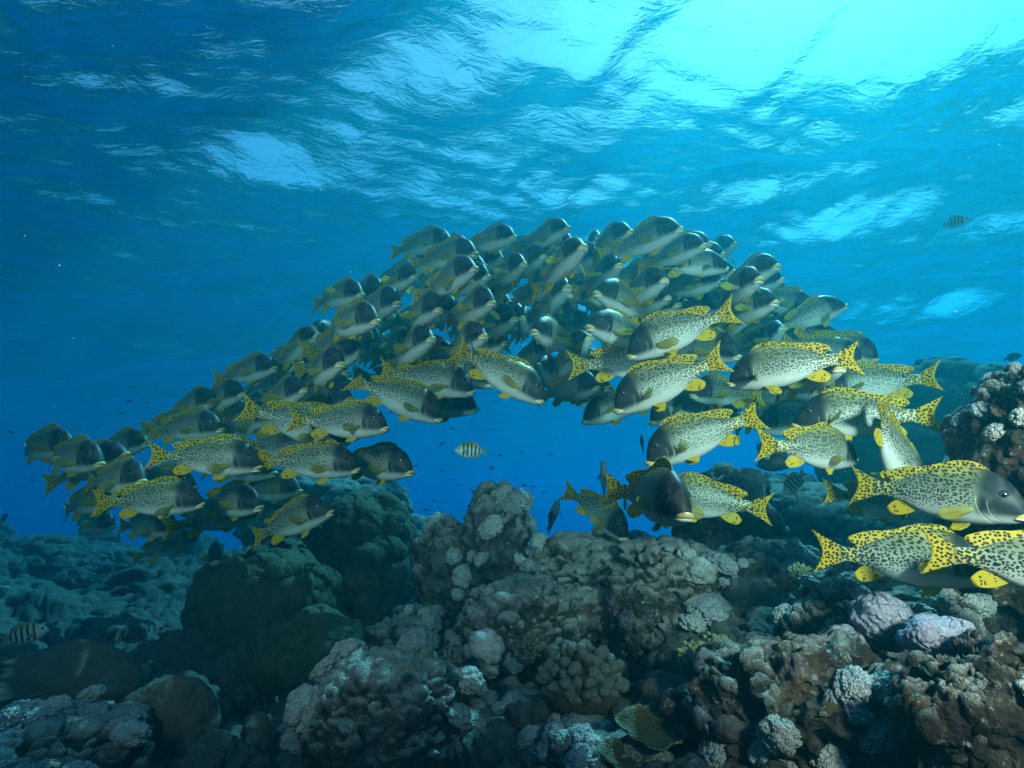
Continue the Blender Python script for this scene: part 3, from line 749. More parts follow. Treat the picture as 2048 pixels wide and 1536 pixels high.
def body_mesh(name, bend, mat, top=TOP, bot=BOT, wid=WID, uend=0.835, nu=74, nv=30):
    t = np.linspace(0, 1, nu)
    us = uend * (t ** 1.45)
    zt, zb, w = top(us), bot(us), wid(us)
    an = np.linspace(0, 2 * np.pi, nv, endpoint=False)
    ca, sa = np.cos(an), np.sin(an)
    yy = np.sign(ca) * np.abs(ca) ** 0.92
    mid = (zt + zb) / 2; half = (zt - zb) / 2
    shift = 0.12
    Z = mid[:, None] + half[:, None] * (np.sign(sa) * np.abs(sa) ** 0.96)[None, :]
    nar = 1 - 0.30 * np.maximum(0, sa) ** 2.2
    Y = w[:, None] * (yy * nar)[None, :]
    # eye sockets bulge slightly, gill cover stands proud
    Uu = np.repeat(us[:, None], nv, 1)
    g = np.exp(-((Uu - 0.20) / 0.05) ** 2) * np.exp(-((Z + 0.03) / 0.07) ** 2)
    Y = Y * (1 + 0.05 * g)
    P = np.stack([Uu.ravel(), Y.ravel(), Z.ravel()], 1)
    f = grid_faces(nu, nv, True)
    me_v = bent(P, bend)
    n0 = len(P)
    # close both ends
    P = np.vstack([P, [[-0.001, 0, (zt[0] + zb[0]) / 2], [uend + .004, 0, 0.0]]])
    me_v = bent(P, bend)
    me = mesh_from(name, me_v, f, True, {'rest': ('FLOAT_VECTOR', P)})
    bm = bmesh.new(); bm.from_mesh(me); bm.verts.ensure_lookup_table()
    for j in range(nv):
        bm.faces.new((bm.verts[n0], bm.verts[(j + 1) % nv], bm.verts[j])).smooth = True
        bm.faces.new((bm.verts[n0 + 1], bm.verts[(nu - 1) * nv + j], bm.verts[(nu - 1) * nv + (j + 1) % nv])).smooth = True
    bmesh.ops.recalc_face_normals(bm, faces=bm.faces)
    bm.to_mesh(me); bm.free()
    me.materials.append(mat)
    return me

def sheet(name, P, nr, nc, mat, thick, fin_uv, bend=0.0, raw=False):
    """a thin solid fin from a grid P (nr*nc,3) in (u, y, z); thick (nr*nc); fin_uv (nr*nc,2)"""
    P = np.asarray(P, float); th = np.asarray(thick, float)[:, None]
    g = P.reshape(nr, nc, 3)
    du = np.gradient(g, axis=0); dv = np.gradient(g, axis=1)
    nn = np.cross(du, dv).reshape(-1, 3); nn /= (np.linalg.norm(nn, axis=1, keepdims=True) + 1e-9)
    A = P + nn * th; B = P - nn * th
    V = np.vstack([A, B])
    n = nr * nc
    f = grid_faces(nr, nc)
    fb = f[:, ::-1] + n
    idx = np.arange(n).reshape(nr, nc)
    loop = np.concatenate([idx[0, :-1], idx[:-1, -1], idx[-1, :0:-1], idx[:0:-1, 0]])
    l2 = np.roll(loop, -1)
    side = np.stack([loop, loop + n, l2 + n, l2], 1)
    F = np.vstack([f, fb, side])
    R1 = np.concatenate([np.asarray(fin_uv), np.zeros((n, 1))], 1)
    smooth = np.ones(len(F), bool); smooth[-len(side):] = False
    out = bent(V, bend) if not raw else np.stack([-V[:, 0], V[:, 1], V[:, 2]], 1)
    me = mesh_from(name, out, F, smooth, {'rest': ('FLOAT_VECTOR', np.vstack([R1, R1])), 'rest2': ('FLOAT_VECTOR', np.vstack([P, P]))})
    bm = bmesh.new(); bm.from_mesh(me); bmesh.ops.recalc_face_normals(bm, faces=bm.faces); bm.to_mesh(me); bm.free()
    me.materials.append(mat)
    return me

def tail_mesh(bend, mat, rag=0, spread=1.0):
    nr, nc = 12, 25
    t = np.linspace(0, 1, nr)[:, None]; s = np.linspace(-1, 1, nc)[None, :]
    edge = 0.945 + 0.062 * np.abs(s) ** 1.6 - 0.004 * np.cos(s * 30 + rag)
    u = 0.795 + (edge - 0.795) * t
    half = 0.040 + (0.142 * spread - 0.040) * t ** 1.15
    z = s * half + 0.0 * u + 0.004 * t
    y = 0.006 * np.sin(s * 3 + rag) * t
    P = np.stack([u + 0 * s, y + 0 * u, z], -1).reshape(-1, 3)
    th = (0.0060 * (1 - t) ** 2 + 0.0008 + 0 * s).ravel()
    uv = np.stack([t + 0 * s, (s * 1.6) + 0 * t], -1).reshape(-1, 2)
    return sheet('tail_fin', P, nr, nc, mat, th, uv, bend)

def dorsal_mesh(bend, mat, erect=1.0):
    nr, nc = 9, 46
    ub = np.linspace(0.20, 0.735, nc)[None, :]
    t = np.linspace(0, 1, nr)[:, None]
    hgt = curve([(.20, .004), (.23, .024 * erect), (.30, .040 * erect), (.40, .036 * erect), (.50, .030 + .006 * (erect - 1)), (.56, .036), (.62, .056), (.67, .064), (.71, .058), (.735, .036)])(ub)
    spiny = np.where(ub < .53, 1 - 0.16 * np.abs(np.sin((ub - .2) * 118)) * (0.5 + 0.5 * erect), 1.0)
    lean = 0.25 + 0.55 * sstep(.52, .735, ub)
    u = ub + t * hgt * lean + 0.03 * t ** 2 * sstep(.66, .735, ub)
    z = TOP(ub) - 0.010 + t * (hgt * spiny + 0.010)
    y = 0.0035 * np.sin(ub * 60) * t
    P = np.stack([u, y, z], -1).reshape(-1, 3)
    th = (0.006 * (1 - t) ** 1.5 + 0.0012 + 0 * ub).ravel()
    uv = np.stack([0.25 + 0.72 * t + 0 * ub, ub * 9 + 0 * t], -1).reshape(-1, 2)
    return sheet('dorsal_fin', P, nr, nc, mat, th, uv, bend)

def anal_mesh(bend, mat):
    nr, nc = 9, 16
    ub = np.linspace(0.575, 0.685, nc)[None, :]
    t = np.linspace(0, 1, nr)[:, None]
    s = (ub - .575) / .11
    zb = BOT(ub) + 0.012
    eu = .712 + .052 * s + .006 * np.sin(s * np.pi); ez = -.166 + .045 * s ** 1.4 - .006 * np.sin(s * np.pi)
    bow = np.sin(t * np.pi) * (0.014 * (1 - s) - 0.010 * s)      # rounded front edge, hollow rear edge
    u = ub + t * (eu - ub) - bow * .35
    z = zb + t * (ez - zb) - bow
    P = np.stack([u, 0 * u, z], -1).reshape(-1, 3)
    th = (0.0050 * (1 - t) ** 2 + 0.0008 + 0 * ub).ravel()
    uv = np.stack([0.35 + 0.6 * t + 0 * ub, s * 1.6 + 0 * t], -1).reshape(-1, 2)
    return sheet('anal_fin', P, nr, nc, mat, th, uv, bend)

def fan_mesh(name, mat, length, width, asym=0.3, curl=0.02):
    """pectoral or pelvic fin: root at the origin, rays running back along u, spread in z"""
    nr, nc = 10, 15
    t = np.linspace(0, 1, nr)[:, None]; s = np.linspace(-1, 1, nc)[None, :]
    prof = (1 - 0.42 * np.abs(s + asym) ** 1.8)
    a = s * 0.42 * width / length * 2.2
    rr = length * t * prof
    u = rr * np.cos(a); z = -rr * np.sin(a) + s * -0.012 * (1 - t)
    y = curl * np.sin(t * 2.2) * (1 + 0.4 * s) + 0.004 * np.cos(s * 9) * t
    P = np.stack([u + 0 * s, y + 0 * s, z], -1).reshape(-1, 3)
    th = (0.0035 * (1 - t) ** 2 + 0.0007 + 0 * s).ravel()
    uv = np.stack([t + 0 * s, s * 1.3 + 0 * t], -1).reshape(-1, 2)
    return sheet(name, P, nr, nc, mat, th, uv, raw=True)

def lip_mesh(name, mat, zc, zr, uc, rad, back, drop):
    """a fat lip: tube bent round the front of the snout"""
    na, nb = 17, 10
    a = np.linspace(-1, 1, na)
    cu = back * (np.abs(a) ** 1.9) + uc
    cyy = np.sin(a * np.pi / 2) * 0.046
    cz = zc + drop * np.abs(a) ** 2
    rr = rad * (1 - 0.72 * np.abs(a) ** 3)
    b = np.linspace(0, 2 * np.pi, nb, endpoint=False)
    tx = np.gradient(cu); ty = np.gradient(cyy)
    ln = np.hypot(tx, ty); nx, ny = ty / ln, -tx / ln
    P = []
    for i in range(na):
        for q in b:
            o = math.cos(q) * rr[i]; w = math.sin(q) * rr[i] * zr
            P.append((cu[i] - nx[i] * o, cyy[i] - ny[i] * o, cz[i] + w))
    P = np.array(P)
    f = grid_faces(na, nb, True)
    V = np.stack([U0 - P[:, 0], P[:, 1], P[:, 2]], 1)
    me = mesh_from(name, V, f, True)
    bm = bmesh.new(); bm.from_mesh(me); bm.verts.ensure_lookup_table()
    bm.faces.new([bm.verts[i] for i in range(nb)]); bm.faces.new([bm.verts[(na - 1) * nb + i] for i in range(nb)])
    bmesh.ops.recalc_face_normals(bm, faces=bm.faces); bm.to_mesh(me); bm.free()
    me.materials.append(mat)
    return me

def eye_mesh(side, mat, u=0.112, z=0.044, r=0.031, y=0.060, flat=0.55):
    bm = bmesh.new(); bmesh.ops.create_uvsphere(bm, u_segments=20, v_segments=14, radius=1.0)
    me = bpy.data.meshes.new('eye'); bm.to_mesh(me); bm.free()
    co = np.zeros(len(me.vertices) * 3, np.float32); me.vertices.foreach_get('co', co); co = co.reshape(-1, 3)
    rest = np.stack([np.hypot(co[:, 0], co[:, 1]) + (co[:, 2] < 0) * 1.0, 0 * co[:, 0], 0 * co[:, 0]], 1)
    lx, ly, lz = co[:, 0] * r, co[:, 2] * r * flat * side, co[:, 1] * r
    # turn the eye a little forward and up
    th = R(20) * side
    x2 = lx * math.cos(th) + ly * math.sin(th); y2 = -lx * math.sin(th) + ly * math.cos(th)
    V = np.stack([U0 - u + x2, side * y + y2, z + lz], 1)
    me.vertices.foreach_set('co', V.astype(np.float32).ravel())
    at_ = me.attributes.new('rest', 'FLOAT_VECTOR', 'POINT'); at_.data.foreach_set('vector', rest.astype(np.float32).ravel())
    for p in me.polygons: p.use_smooth = True
    if side < 0:
        bm = bmesh.new(); bm.from_mesh(me); bmesh.ops.recalc_face_normals(bm, faces=bm.faces); bm.to_mesh(me); bm.free()
    me.materials.append(mat)
    return me

M_BODY = mat_fish_body()
M_TAIL = mat_fin('rubberlip_tail', 1, trans=0.30)
M_DORS = mat_fin('rubberlip_dorsal', 1, ybase=(0.70, 0.46, 0.02), trans=0.25)
M_ANAL = mat_fin('rubberlip_anal', 0.5, trans=0.25)
M_PECT = mat_fin('rubberlip_pectoral', 0, ybase=(0.68, 0.56, 0.12), trans=0.6, glassy=0.8)
M_PELV = mat_fin('rubberlip_pelvic', 0, ybase=(0.78, 0.50, 0.02), trans=0.3)
M_UPLIP = mat_simple('upper_lip', (0.66, 0.47, 0.14), 0.4, 0.5, 0.25, 20)
M_LOLIP = mat_simple('lower_lip', (0.76, 0.68, 0.58), 0.4, 0.5, 0.25, 20)
M_EYE = mat_eye()
BENDS = [-1.3, -0.6, -0.15, 0.15, 0.6, 1.3]
BODY = {b: body_mesh('spotted_fish', b, M_BODY) for b in BENDS}
TAILF = {b: tail_mesh(b, M_TAIL, 3 * b) for b in BENDS}
DORS = {(b, e): dorsal_mesh(b, M_DORS, e) for b in BENDS for e in (0.7, 1.0, 1.9)}
ANAL = {b: anal_mesh(b, M_ANAL) for b in BENDS}
PECT = fan_mesh('pectoral_fin', M_PECT, 0.195, 0.080, 0.25)
PELV = fan_mesh('pelvic_fin', M_PELV, 0.125, 0.06, 0.3)
UPLIP = lip_mesh('upper_lip', M_UPLIP, -0.058, 0.95, -0.005, 0.0195, 0.062, -0.024)
LOLIP = lip_mesh('lower_lip', M_LOLIP, -0.083, 0.80, 0.007, 0.0175, 0.056, -0.006)
EYES = {1: eye_mesh(1, M_EYE), -1: eye_mesh(-1, M_EYE)}
FISH_POS = []

def frame_at(px, py, heading, pitch, roll):
    """fish axes from an apparent heading (0 right, 90 at the viewer, 180 left, -90 away) seen along the ray through (px, py)"""
    v = ray(px, py); vh = Vector((v.x, v.y, 0)).normalized()
    r = Vector((vh.y, -vh.x, 0)); up = Vector((0, 0, 1))
    h, p = R(heading), R(pitch)
    hd = r * math.cos(h) - vh * math.sin(h)
    f = hd * math.cos(p) + up * math.sin(p)
    left = up.cross(hd).normalized()
    u2 = f.cross(left).normalized()
    if roll:
        q = Matrix.Rotation(R(roll), 3, f)
        left = q @ left; u2 = q @ u2
    return Matrix((f, left, u2)).transposed()

def put_fish(ax, ay, lpx, heading, pitch, bend=0.15, label=None, anchor='s', k=1.0, roll=0, erect=1.0, pect=None, L=0.42, group='spotted fish in the school', detail=True):
    """anchor: which point of the fish sits at pixel (ax, ay): s snout, t tail edge, c middle; lpx = its unforeshortened length in pixels"""
    rng = random.Random(int(ax * 7 + ay * 13))
    if 120 < lpx < 192 and 18 < heading < 64:
        lpx *= 1.15 if ay < 640 else 1.08; heading += 5
        if ay < 620: pitch = pitch * 0.55 - 2
    if bend == .15: bend = rng.choice((.15, .15, -.15, .6, -.6, .15))
    if not roll: roll = rng.uniform(-5, 5)
    if lpx < 200: lpx *= rng.uniform(.95, 1.06)
    depth = F_PX * L / lpx * k
    s = L * k
    rot = frame_at(ax, ay, heading, pitch, roll)
    b = min(BENDS, key=lambda q: abs(q - bend))
    if anchor == 's': loc_pt = Vector((U0 + 0.005, 0, -0.055))
    elif anchor == 't': loc_pt = Vector(bent(np.array([[0.96, 0, 0]]), b)[0])
    else: loc_pt = Vector((0, 0, 0.01))
    base = at(ax, ay, depth) - rot @ (loc_pt * s)
    root = bpy.data.objects.new('spotted_fish', BODY[b]); COL.objects.link(root)
    root.matrix_world = Matrix.Translation(base) @ rot.to_4x4() @ Matrix.Scale(s, 4)
    tag(root, label, 'fish', group)
    FISH_POS.append((root, base, s))
    def kid(nm, me, loc=None, rot_=None):
        o = bpy.data.objects.new(nm, me); COL.objects.link(o); o.parent = root
        if loc is not None: o.location = loc
        if rot_ is not None: o.rotation_euler = rot_
        return o
    kid('tail_fin', TAILF[b]); kid('dorsal_fin', DORS[(b, erect)]); kid('anal_fin', ANAL[b])
    for sd in (1, -1):
        a = rng.choice((rng.uniform(10, 30), rng.uniform(25, 70))) if pect is None else pect
        a2 = rng.uniform(-32, 14)
        # fin swings out from the flank and droops
        kid('pectoral_fin', PECT, (U0 - 0.250, sd * 0.0915, -0.058), (R(rng.uniform(-20, 20)) * sd, R(a2), -R(a) * sd))
        kid('pelvic_fin', PELV, (U0 - 0.285, sd * 0.026, -0.132), (R(38) * sd, R(-24 + rng.uniform(-14, 8)), -R(rng.uniform(6, 26)) * sd))
        kid('eye', EYES[sd])
    gape = 0.0 if 'mouth' not in (label or '') and rng.random() < .7 else rng.uniform(.008, .016)
    kid('upper_lip', UPLIP); kid('lower_lip', LOLIP, (-gape * .5, 0, -gape))
    return root
# ------------------------------------------------------------------ the school, fish by fish
# (x, y) pixel of the anchor point, unforeshortened length in pixels, heading, pitch, bend, label, extra
S = 'spotted fish '
SCHOOL = [
 # lower left end of the arch
 (148, 893, 165, 48, 6, .6, S + 'at the far left tip of the school with a raised green-edged tail', {}),
 (205, 926, 205, 52, 0, .15, S + 'with dark head second from the far left tip of the school', {}),
 (256, 906, 195, 42, 23, -.15, S + 'tilted nose-up showing its pale belly at the left tip of the school', dict(k=1.06)),
 (297, 884, 150, 42, 14, .15, S + 'climbing above the pale-bellied tilted one near the left tip', {}),
 (289, 961, 190, 50, 4, .15, S + 'with fat pale lips just below the tilted pair at the left tip', dict(k=.95)),
 (254, 992, 165, 36, 14, .6, S + 'whose face hides behind the tail of the clear side-on fish at lower left', {}),
 (407, 1007, 190, 14, 3, .15, S + 'seen clear side-on at lower left just above the reef', dict(k=.9)),
 (523, 933, 214, 13, -2, -.15, S + 'large and side-on in the lower left, tail spread, mouth touching the next tail', dict(k=.95)),
 (446, 858, 160, 30, 4, .15, S + 'with black head directly above the large side-on one at lower left', {}),
 (352, 845, 150, 35, 8, .15, S + 'in shadow behind the black-headed one on the left arm of the school', dict(anchor='c')),
 (718, 938, 203, 14, -1, -.15, S + 'side-on in the lower row, second from its right end', dict(k=.92)),
 (826, 943, 190, 26, -3, .6, S + 'at the right end of the lower row, mouth open toward the banded fish', {}),
 (776, 856, 197, 20, -1, .15, S + 'with shining dark head and yellow lips above the lower row', dict(k=.92)),
 (697, 886, 220, 4, -14, -.15, S + 'slanting down behind the shiny-headed one, tail high on the left', dict(k=1.08)),
 (882, 840, 200, -6, -19, -.15, S + 'diving right with silver belly, lowest of the three diving ones at the arch', {}),
 (948, 785, 200, 6, -10, -.15, S + 'silver-bellied and side-on, middle of the three at the inner arch', dict(k=1.03)),
 (986, 770, 205, 0, -16, -.15, S + 'with boldly striped back behind the fork-tailed diving one at the inner arch', dict(k=1.15)),
 (1085, 803, 208, -4, -27, -.6, S + 'diving steeply with yellow forked tail, right of the inner arch group', dict(k=.95)),
 (955, 817, 185, 16, -3, .15, S + 'with only its yellow-lipped head showing under the silver-bellied one', dict(k=1.12)),
 (552, 735, 158, 38, 9, .15, S + 'with humped back on the upper edge of the left arm, near its bend', {}),
 (605, 725, 150, 42, 6, .15, S + 'dark-faced and tucked right behind the hump-backed one on the left arm', dict(k=1.08)),
 (637, 668, 152, 48, 24, .15, S + 'rising alone on the upper edge of the left arm below the big one', {}),
 (611, 778, 172, 50, 15, .15, S + 'nose-up with fat pale lips in the middle of the left arm', dict(k=.98)),
 (488, 787, 150, 44, 11, .15, S + 'on the outer left edge, right one of the pair below the hump-backed fish', {}),
 (432, 799, 150, 48, 15, .15, S + 'on the outer left edge, left one of the pair below the hump-backed fish', dict(k=1.05)),
 (684, 726, 182, 60, 8, .6, S + 'with very dark head and a spotted tail folded behind it, left arm', dict(k=.95)),
 (724, 701, 182, 44, 11, .15, S + 'dark and right behind the fold-tailed one on the left arm', dict(k=1.08)),
 (683, 744, 170, 40, 26, .15, S + 'of which only a pale belly shows below the fold-tailed one', dict(k=1.2)),
 (756, 641, 188, 44, 0, .15, S + 'biggest on the upper left edge where the arm meets the arch', dict(k=.95)),
 (747, 657, 170, 40, 12, .15, S + 'showing mouth and pale belly under the biggest upper-left one', dict(k=1.1)),
 (750, 688, 160, 80, 4, .15, S + 'facing the camera in shadow below the biggest upper-left one', dict(k=1.15)),
 (866, 676, 186, 52, 12, .15, S + 'with orange-yellow pectoral fin and thick lips left of the arch centre', {}),
 (970, 670, 190, 55, 10, .15, S + 'with raised spiny back and thick lips at the arch centre, spotted tail behind', dict(k=.95)),
 (1015, 684, 172, 50, 3, .15, S + 'black-headed behind the spiny-backed one at the arch centre', dict(k=1.1)),
 (490, 838, 165, 35, 10, .15, S + 'dark and faceless behind the high-tailed slanting one on the left', dict(anchor='c', k=1.15)),
 (640, 795, 172, 38, 4, .15, S + 'in deep shade above the shiny-headed one on the left', dict(anchor='c', k=1.2)),
 (711, 752, 178, 14, -6, -.15, S + 'whose spotted tail stands left of the silver-bellied diving ones', dict(anchor='t', k=1.2)),
 (745, 714, 172, 20, -3, -.15, S + 'dim one whose tail shows just left of the boldly striped back', dict(anchor='t', k=1.25)),
 (523, 1013, 182, 40, 2, .15, S + 'with thick yellow lips right of the clear side-on one at lower left', dict(k=.98)),
 (520, 1026, 165, -10, 12, -.15, S + 'with bright white flank slipping under the thick-lipped one at lower left', dict(k=1.02)),
 (665, 1022, 170, 24, 20, .15, S + 'nose-up, lowest and rightmost of the lower left group above the boulder coral', {}),
 (400, 1074, 128, -6, 22, .6, S + 'small greenish and distant, swimming up over the left reef', {}),
 (432, 1123, 150, 86, 0, .6, S + 'dim one facing straight at the camera over the dark boulder coral', {}),
 (354, 1058, 165, 42, 2, .15, S + 'with pale thick lips close above the left reef under the clear side-on one', dict(k=1.05)),
 (229, 1053, 130, 44, 0, .6, S + 'small dark one with bright green tail spots low over the left reef', {}),
 (602, 981, 150, 30, 5, .15, S + 'dark with green-edged fins behind the lower left group', dict(k=1.15)),
 (393, 974, 165, 24, 2, .15, S + 'in shadow with dark back just above the clear side-on one', dict(k=1.12)),
 (575, 890, 182, 25, -3, .15, S + 'half hidden with yellow pectoral fin between two side-on ones at left', dict(anchor='c', k=1.15)),
 (552, 945, 170, 30, 0, .15, S + 'showing only a dim belly under the large side-on one', dict(k=1.3)),
 # crest of the arch, left to right
 (905, 482, 140, 24, 9, .15, S + 'leftmost on the crest, bright tail sticking out over blue water', dict(k=1.06)),
 (954, 506, 148, 29, 4, -.15, S + 'side-on in front of the leftmost crest fish', {}),
 (1031, 473, 132, 30, 5, .15, S + 'on top of the crest, third from the left against bright water', {}),
 (1138, 454, 135, 34, 18, .15, S + 'steeply climbing on top of the crest with spotted tail below', {}),
 (1263, 461, 145, 42, 20, .15, S + 'climbing at the very top right of the crest with big dark head', {}),
 (1197, 469, 125, 74, 14, .15, S + 'narrow and facing the camera, left of the top right crest fish', dict(pect=70)),
 (936, 490, 130, 40, 10, .15, S + 'of which only a dark forehead shows between the left crest fish', dict(k=1.2)),
 (952, 535, 162, 46, 21, .15, S + 'nose-up with two tails behind it below the left crest', dict(k=.97)),
 (977, 552, 150, 50, 6, .15, S + 'dark-headed right behind the nose-up one below the left crest', dict(k=1.12)),
 (1049, 526, 150, 58, 15, .15, S + 'with yellow fin raised like a flag below the middle of the crest', {}),
 (1090, 510, 150, 50, 15, .15, S + 'right neighbour of the flag-finned one below the crest', dict(k=1.08)),
 (1005, 515, 140, 45, 10, .15, S + 'dim one left of the flag-finned one below the crest', dict(k=1.15)),
 (1169, 491, 172, 50, 30, -.15, S + 'long pale-bellied one pointing steeply up in the middle of the crest', dict(k=.96)),
 (1203, 505, 142, 44, 14, .15, S + 'black-headed just right of the steep pale-bellied one', dict(k=1.1)),
 (1239, 529, 150, 55, 14, .15, S + 'with yellow pectoral fin out, below the top right crest fish', {}),
 (1222, 500, 135, 50, 10, .15, S + 'of which a dark crown shows above the yellow-finned crest one', dict(k=1.25)),
 (1290, 480, 160, 24, 20, .15, S + 'with arched back behind the raised-fin one on the right crest', dict(anchor='c', k=1.08)),
 (1411, 489, 155, 26, 10, -.15, S + 'with a yellow fin raised above its back on the right crest', {}),
 (1421, 485, 145, 30, 8, .15, S + 'peeking out right behind the raised-fin one on the right crest', dict(k=1.12)),
 (1448, 507, 145, 32, 4, .15, S + 'of which a dark brow shows lowest behind the right crest', dict(k=1.2)),
 (1332, 558, 158, 46, 15, .15, S + 'dark-faced with frowning lips below the raised-fin crest one', {}),
 (1455, 537, 165, -26, 2, .6, S + 'round-backed one turning away on the right crest', {}),
 (1375, 546, 150, 205, 4, .6, S + 'heading away left with yellow tail edge-on beside the round-backed one', dict(anchor='t', k=1.05)),
 (1446, 560, 145, 24, 5, .15, S + 'pale-bellied under the round-backed one on the right crest', dict(k=1.08)),
 (1557, 530, 155, 36, 10, .15, S + 'at the right shoulder of the arch with raised fin and blunt head', {}),
 (1521, 555, 158, 50, 15, .15, S + 'in front of the blunt-headed one at the right shoulder', dict(k=.97)),
 (1566, 558, 145, 30, 5, .15, S + 'hidden behind the two at the right shoulder, only its dark brow out', dict(k=1.12)),
 (1554, 603, 166, 38, 9, .15, S + 'with spotted tail and frowning mouth in the right of the arch', {}),
 (1576, 603, 150, 76, 12, .15, S + 'narrow open-mouthed one facing forward at the right edge of the arch', dict(k=1.04)),
 (1629, 622, 155, 12, -20, .15, S + 'sloping down behind the open-mouthed one at the right edge', dict(k=1.1)),
 (1692, 610, 155, -22, 23, .15, S + 'climbing away at the far right edge with fins hanging below', {}),
 (1757, 719, 160, 0, -22, .15, S + 'rightmost of the school, gliding down toward the far reef', {}),
 (1724, 722, 155, 5, -20, .15, S + 'next to the rightmost gliding one, its twin slightly lower', dict(k=.97)),
 (1684, 734, 255, 52, 4, .15, S + 'with the big frowning dark face and yellow lips on the right', dict(k=.98)),
 # right side, near fish
 (1457, 768, 240, 198, -4, -.6, S + 'big round-sided one facing left in front of the frowning face, tail turned in', dict(k=.95)),
 (1256, 713, 228, 180, -18, .15, S + 'heading down left with upright yellow tail, top of the three yellow-tailed ones', {}),
 (1229, 821, 240, 182, -21, .15, S + 'heading down left with yellow tail, middle of the three stacked ones', dict(k=.97)),
 (1293, 925, 242, 180, -19, .15, S + 'heading down left with yellow tail, lowest of the three stacked ones', {}),
 (1143, 731, 228, 0, 3, -.15, S + 'facing right with pale forked tail pointing left behind the stacked ones', dict(anchor='t', k=1.1)),
 (1480, 713, 200, 28, -14, .15, S + 'with dark head showing between the two upper yellow-tailed ones', dict(k=1.1)),
 (1382, 790, 185, 138, 0, .6, S + 'white-flanked one with white fin facing left between the stacked ones', dict(k=1.05)),
 (1647, 779, 175, 10, 6, .15, S + 'of which a pale belly shows below the big round-sided one', dict(k=1.08)),
 (1640, 785, 205, 176, 0, .15, S + 'facing left with white-ringed eye right of the frowning face', {}),
 (1586, 850, 252, 181, 2, -.15, S + 'large side-on one behind the two turning fish, tail to the right', dict(k=1.03)),
 (1520, 890, 250, -48, -2, .6, S + 'turning away with broad yellow tail toward the camera and clear fin out', dict(anchor='t', k=.95)),
 (1772, 796, 275, -58, -56, -.6, S + 'diving tail-up with its white belly and spread fins toward the camera', dict(anchor='t', pect=75, k=.98)),
 (1652, 985, 205, -52, -12, .6, S + 'smaller one diving away with yellow tail above the biggest side-on fish', dict(anchor='t', k=.88)),
 (2062, 1030, 340, 12, -8, -.15, S + 'biggest side-on one at the right edge, head in the shade of the rock', {}),
 (1640, 1104, 295, 4, -3, -.15, S + 'bright yellow one low on the right, head behind the next tail', dict(anchor='t')),
 (1858, 1104, 335, 4, -6, -.15, S + 'bright yellow one cut by the right edge, nearest to the camera', dict(anchor='t', k=.95)),
 (1374, 1030, 350, 63, -6, -.6, S + 'with dark face and thick yellow lips facing the camera above the reef', dict(erect=1.9, roll=-3)),
 (1535, 1018, 235, 178, 8, .15, S + 'spread-tailed one facing left behind the dark-faced fish above the reef', dict(anchor='t')),
 (1253, 1078, 194, 40, -30, -.6, S + 'small dark-headed one with bright yellow tail diving left of the dark-faced fish', {}),
 # inside of the arch, right of centre
 (1190, 584, 192, 134, 10, -.6, S + 'pale white-flanked one facing left in the arch, upper of the two', {}),
 (1134, 589, 172, 156, 4, .15, S + 'shaded one facing left right behind the upper pale one', dict(k=1.08)),
 (1300, 577, 178, 176, 2, .15, S + 'whose round yellow tail shows right of the upper pale one', dict(anchor='t', k=1.2)),
 (1175, 652, 198, 140, 8, .15, S + 'pale white-flanked one facing left in the arch, lower with bright fin', dict(k=.97, pect=55)),
 (1066, 661, 186, 124, 6, .15, S + 'white-sided with spread fin facing left in the middle of the arch', dict(pect=50)),
 (1075, 728, 170, 118, 18, .15, S + 'below the white-sided one, dark-faced and facing left', dict(k=1.02, pect=55)),
 (1044, 634, 155, 94, 4, .15, S + 'thin dark one seen face-on left of the white-sided one', dict(pect=65)),
 (1047, 721, 150, 108, 4, .15, S + 'shaded face left of the dark-faced left-facing one', dict(k=1.15)),
 (1197, 774, 165, 40, 2, .15, S + 'dim frowning one between forked tail and steep diver', dict(k=1.1)),
 (1093, 784, 165, 30, 0, .6, S + 'whose dark spotted tail hangs right of the steep diver', dict(anchor='t', k=1.15)),
 (1151, 804, 145, 160, 0, .15, S + 'dull teal one facing left just under the arch', dict(k=1.1)),
 (1494, 640, 152, 40, 6, .15, S + 'shaded one behind the upright yellow tail, left of the fin-spread one', dict(k=1.05)),
 (1566, 653, 150, 60, 20, .15, S + 'fin-spread shaded one above the frowning big face', dict(k=1.0, pect=55)),
 (1338, 593, 140, 46, 4, .15, S + 'shaded one, left of three faces in a row above the upright yellow tail', {}),
 (1358, 608, 140, 44, 2, .15, S + 'shaded one, middle of three faces in a row above the upright yellow tail', dict(k=1.08)),
 (1372, 602, 140, 40, 2, .15, S + 'shaded one, right of three faces in a row above the upright yellow tail', dict(k=1.2)),
 (1500, 690, 150, 30, 4, .15, S + 'dim one with a pale fin above the round-sided left-facing fish', dict(anchor='c', k=1.15)),
 (1600, 682, 165, 12, 8, .15, S + 'whose back arches up just behind the big frowning head', dict(anchor='c', k=1.15)),
 (1600, 840, 190, 180, 0, .15, S + 'dark shape in the shade behind the broad yellow tail', dict(anchor='c', k=1.2)),
 (1300, 845, 175, 172, -18, .15, S + 'dark shape below the middle yellow-tailed one', dict(k=1.15)),
 (1165, 843, 168, 188, -14, .15, S + 'dark grey one left of the middle yellow-tailed one, outlined on blue', dict(k=1.1)),
 # inside of the arch, left of centre
 (880, 618, 167, 57, 0, .6, S + 'dark-headed with curled spotted tail, second row on the left of the arch', {}),
 (986, 604, 175, 55, 5, .15, S + 'with humped back and thick lips in the middle row under the crest', dict(k=.97)),
 (798, 604, 160, 55, 2, .15, S + 'dark one left of the curled-tail fish in the second row', dict(k=1.04)),
 (917, 614, 162, 44, 20, .15, S + 'showing a pale belly between curled-tail and hump-backed ones', dict(k=1.15)),
 (831, 552, 142, 50, 10, .15, S + 'on the upper left edge, with green fins below the left crest', {}),
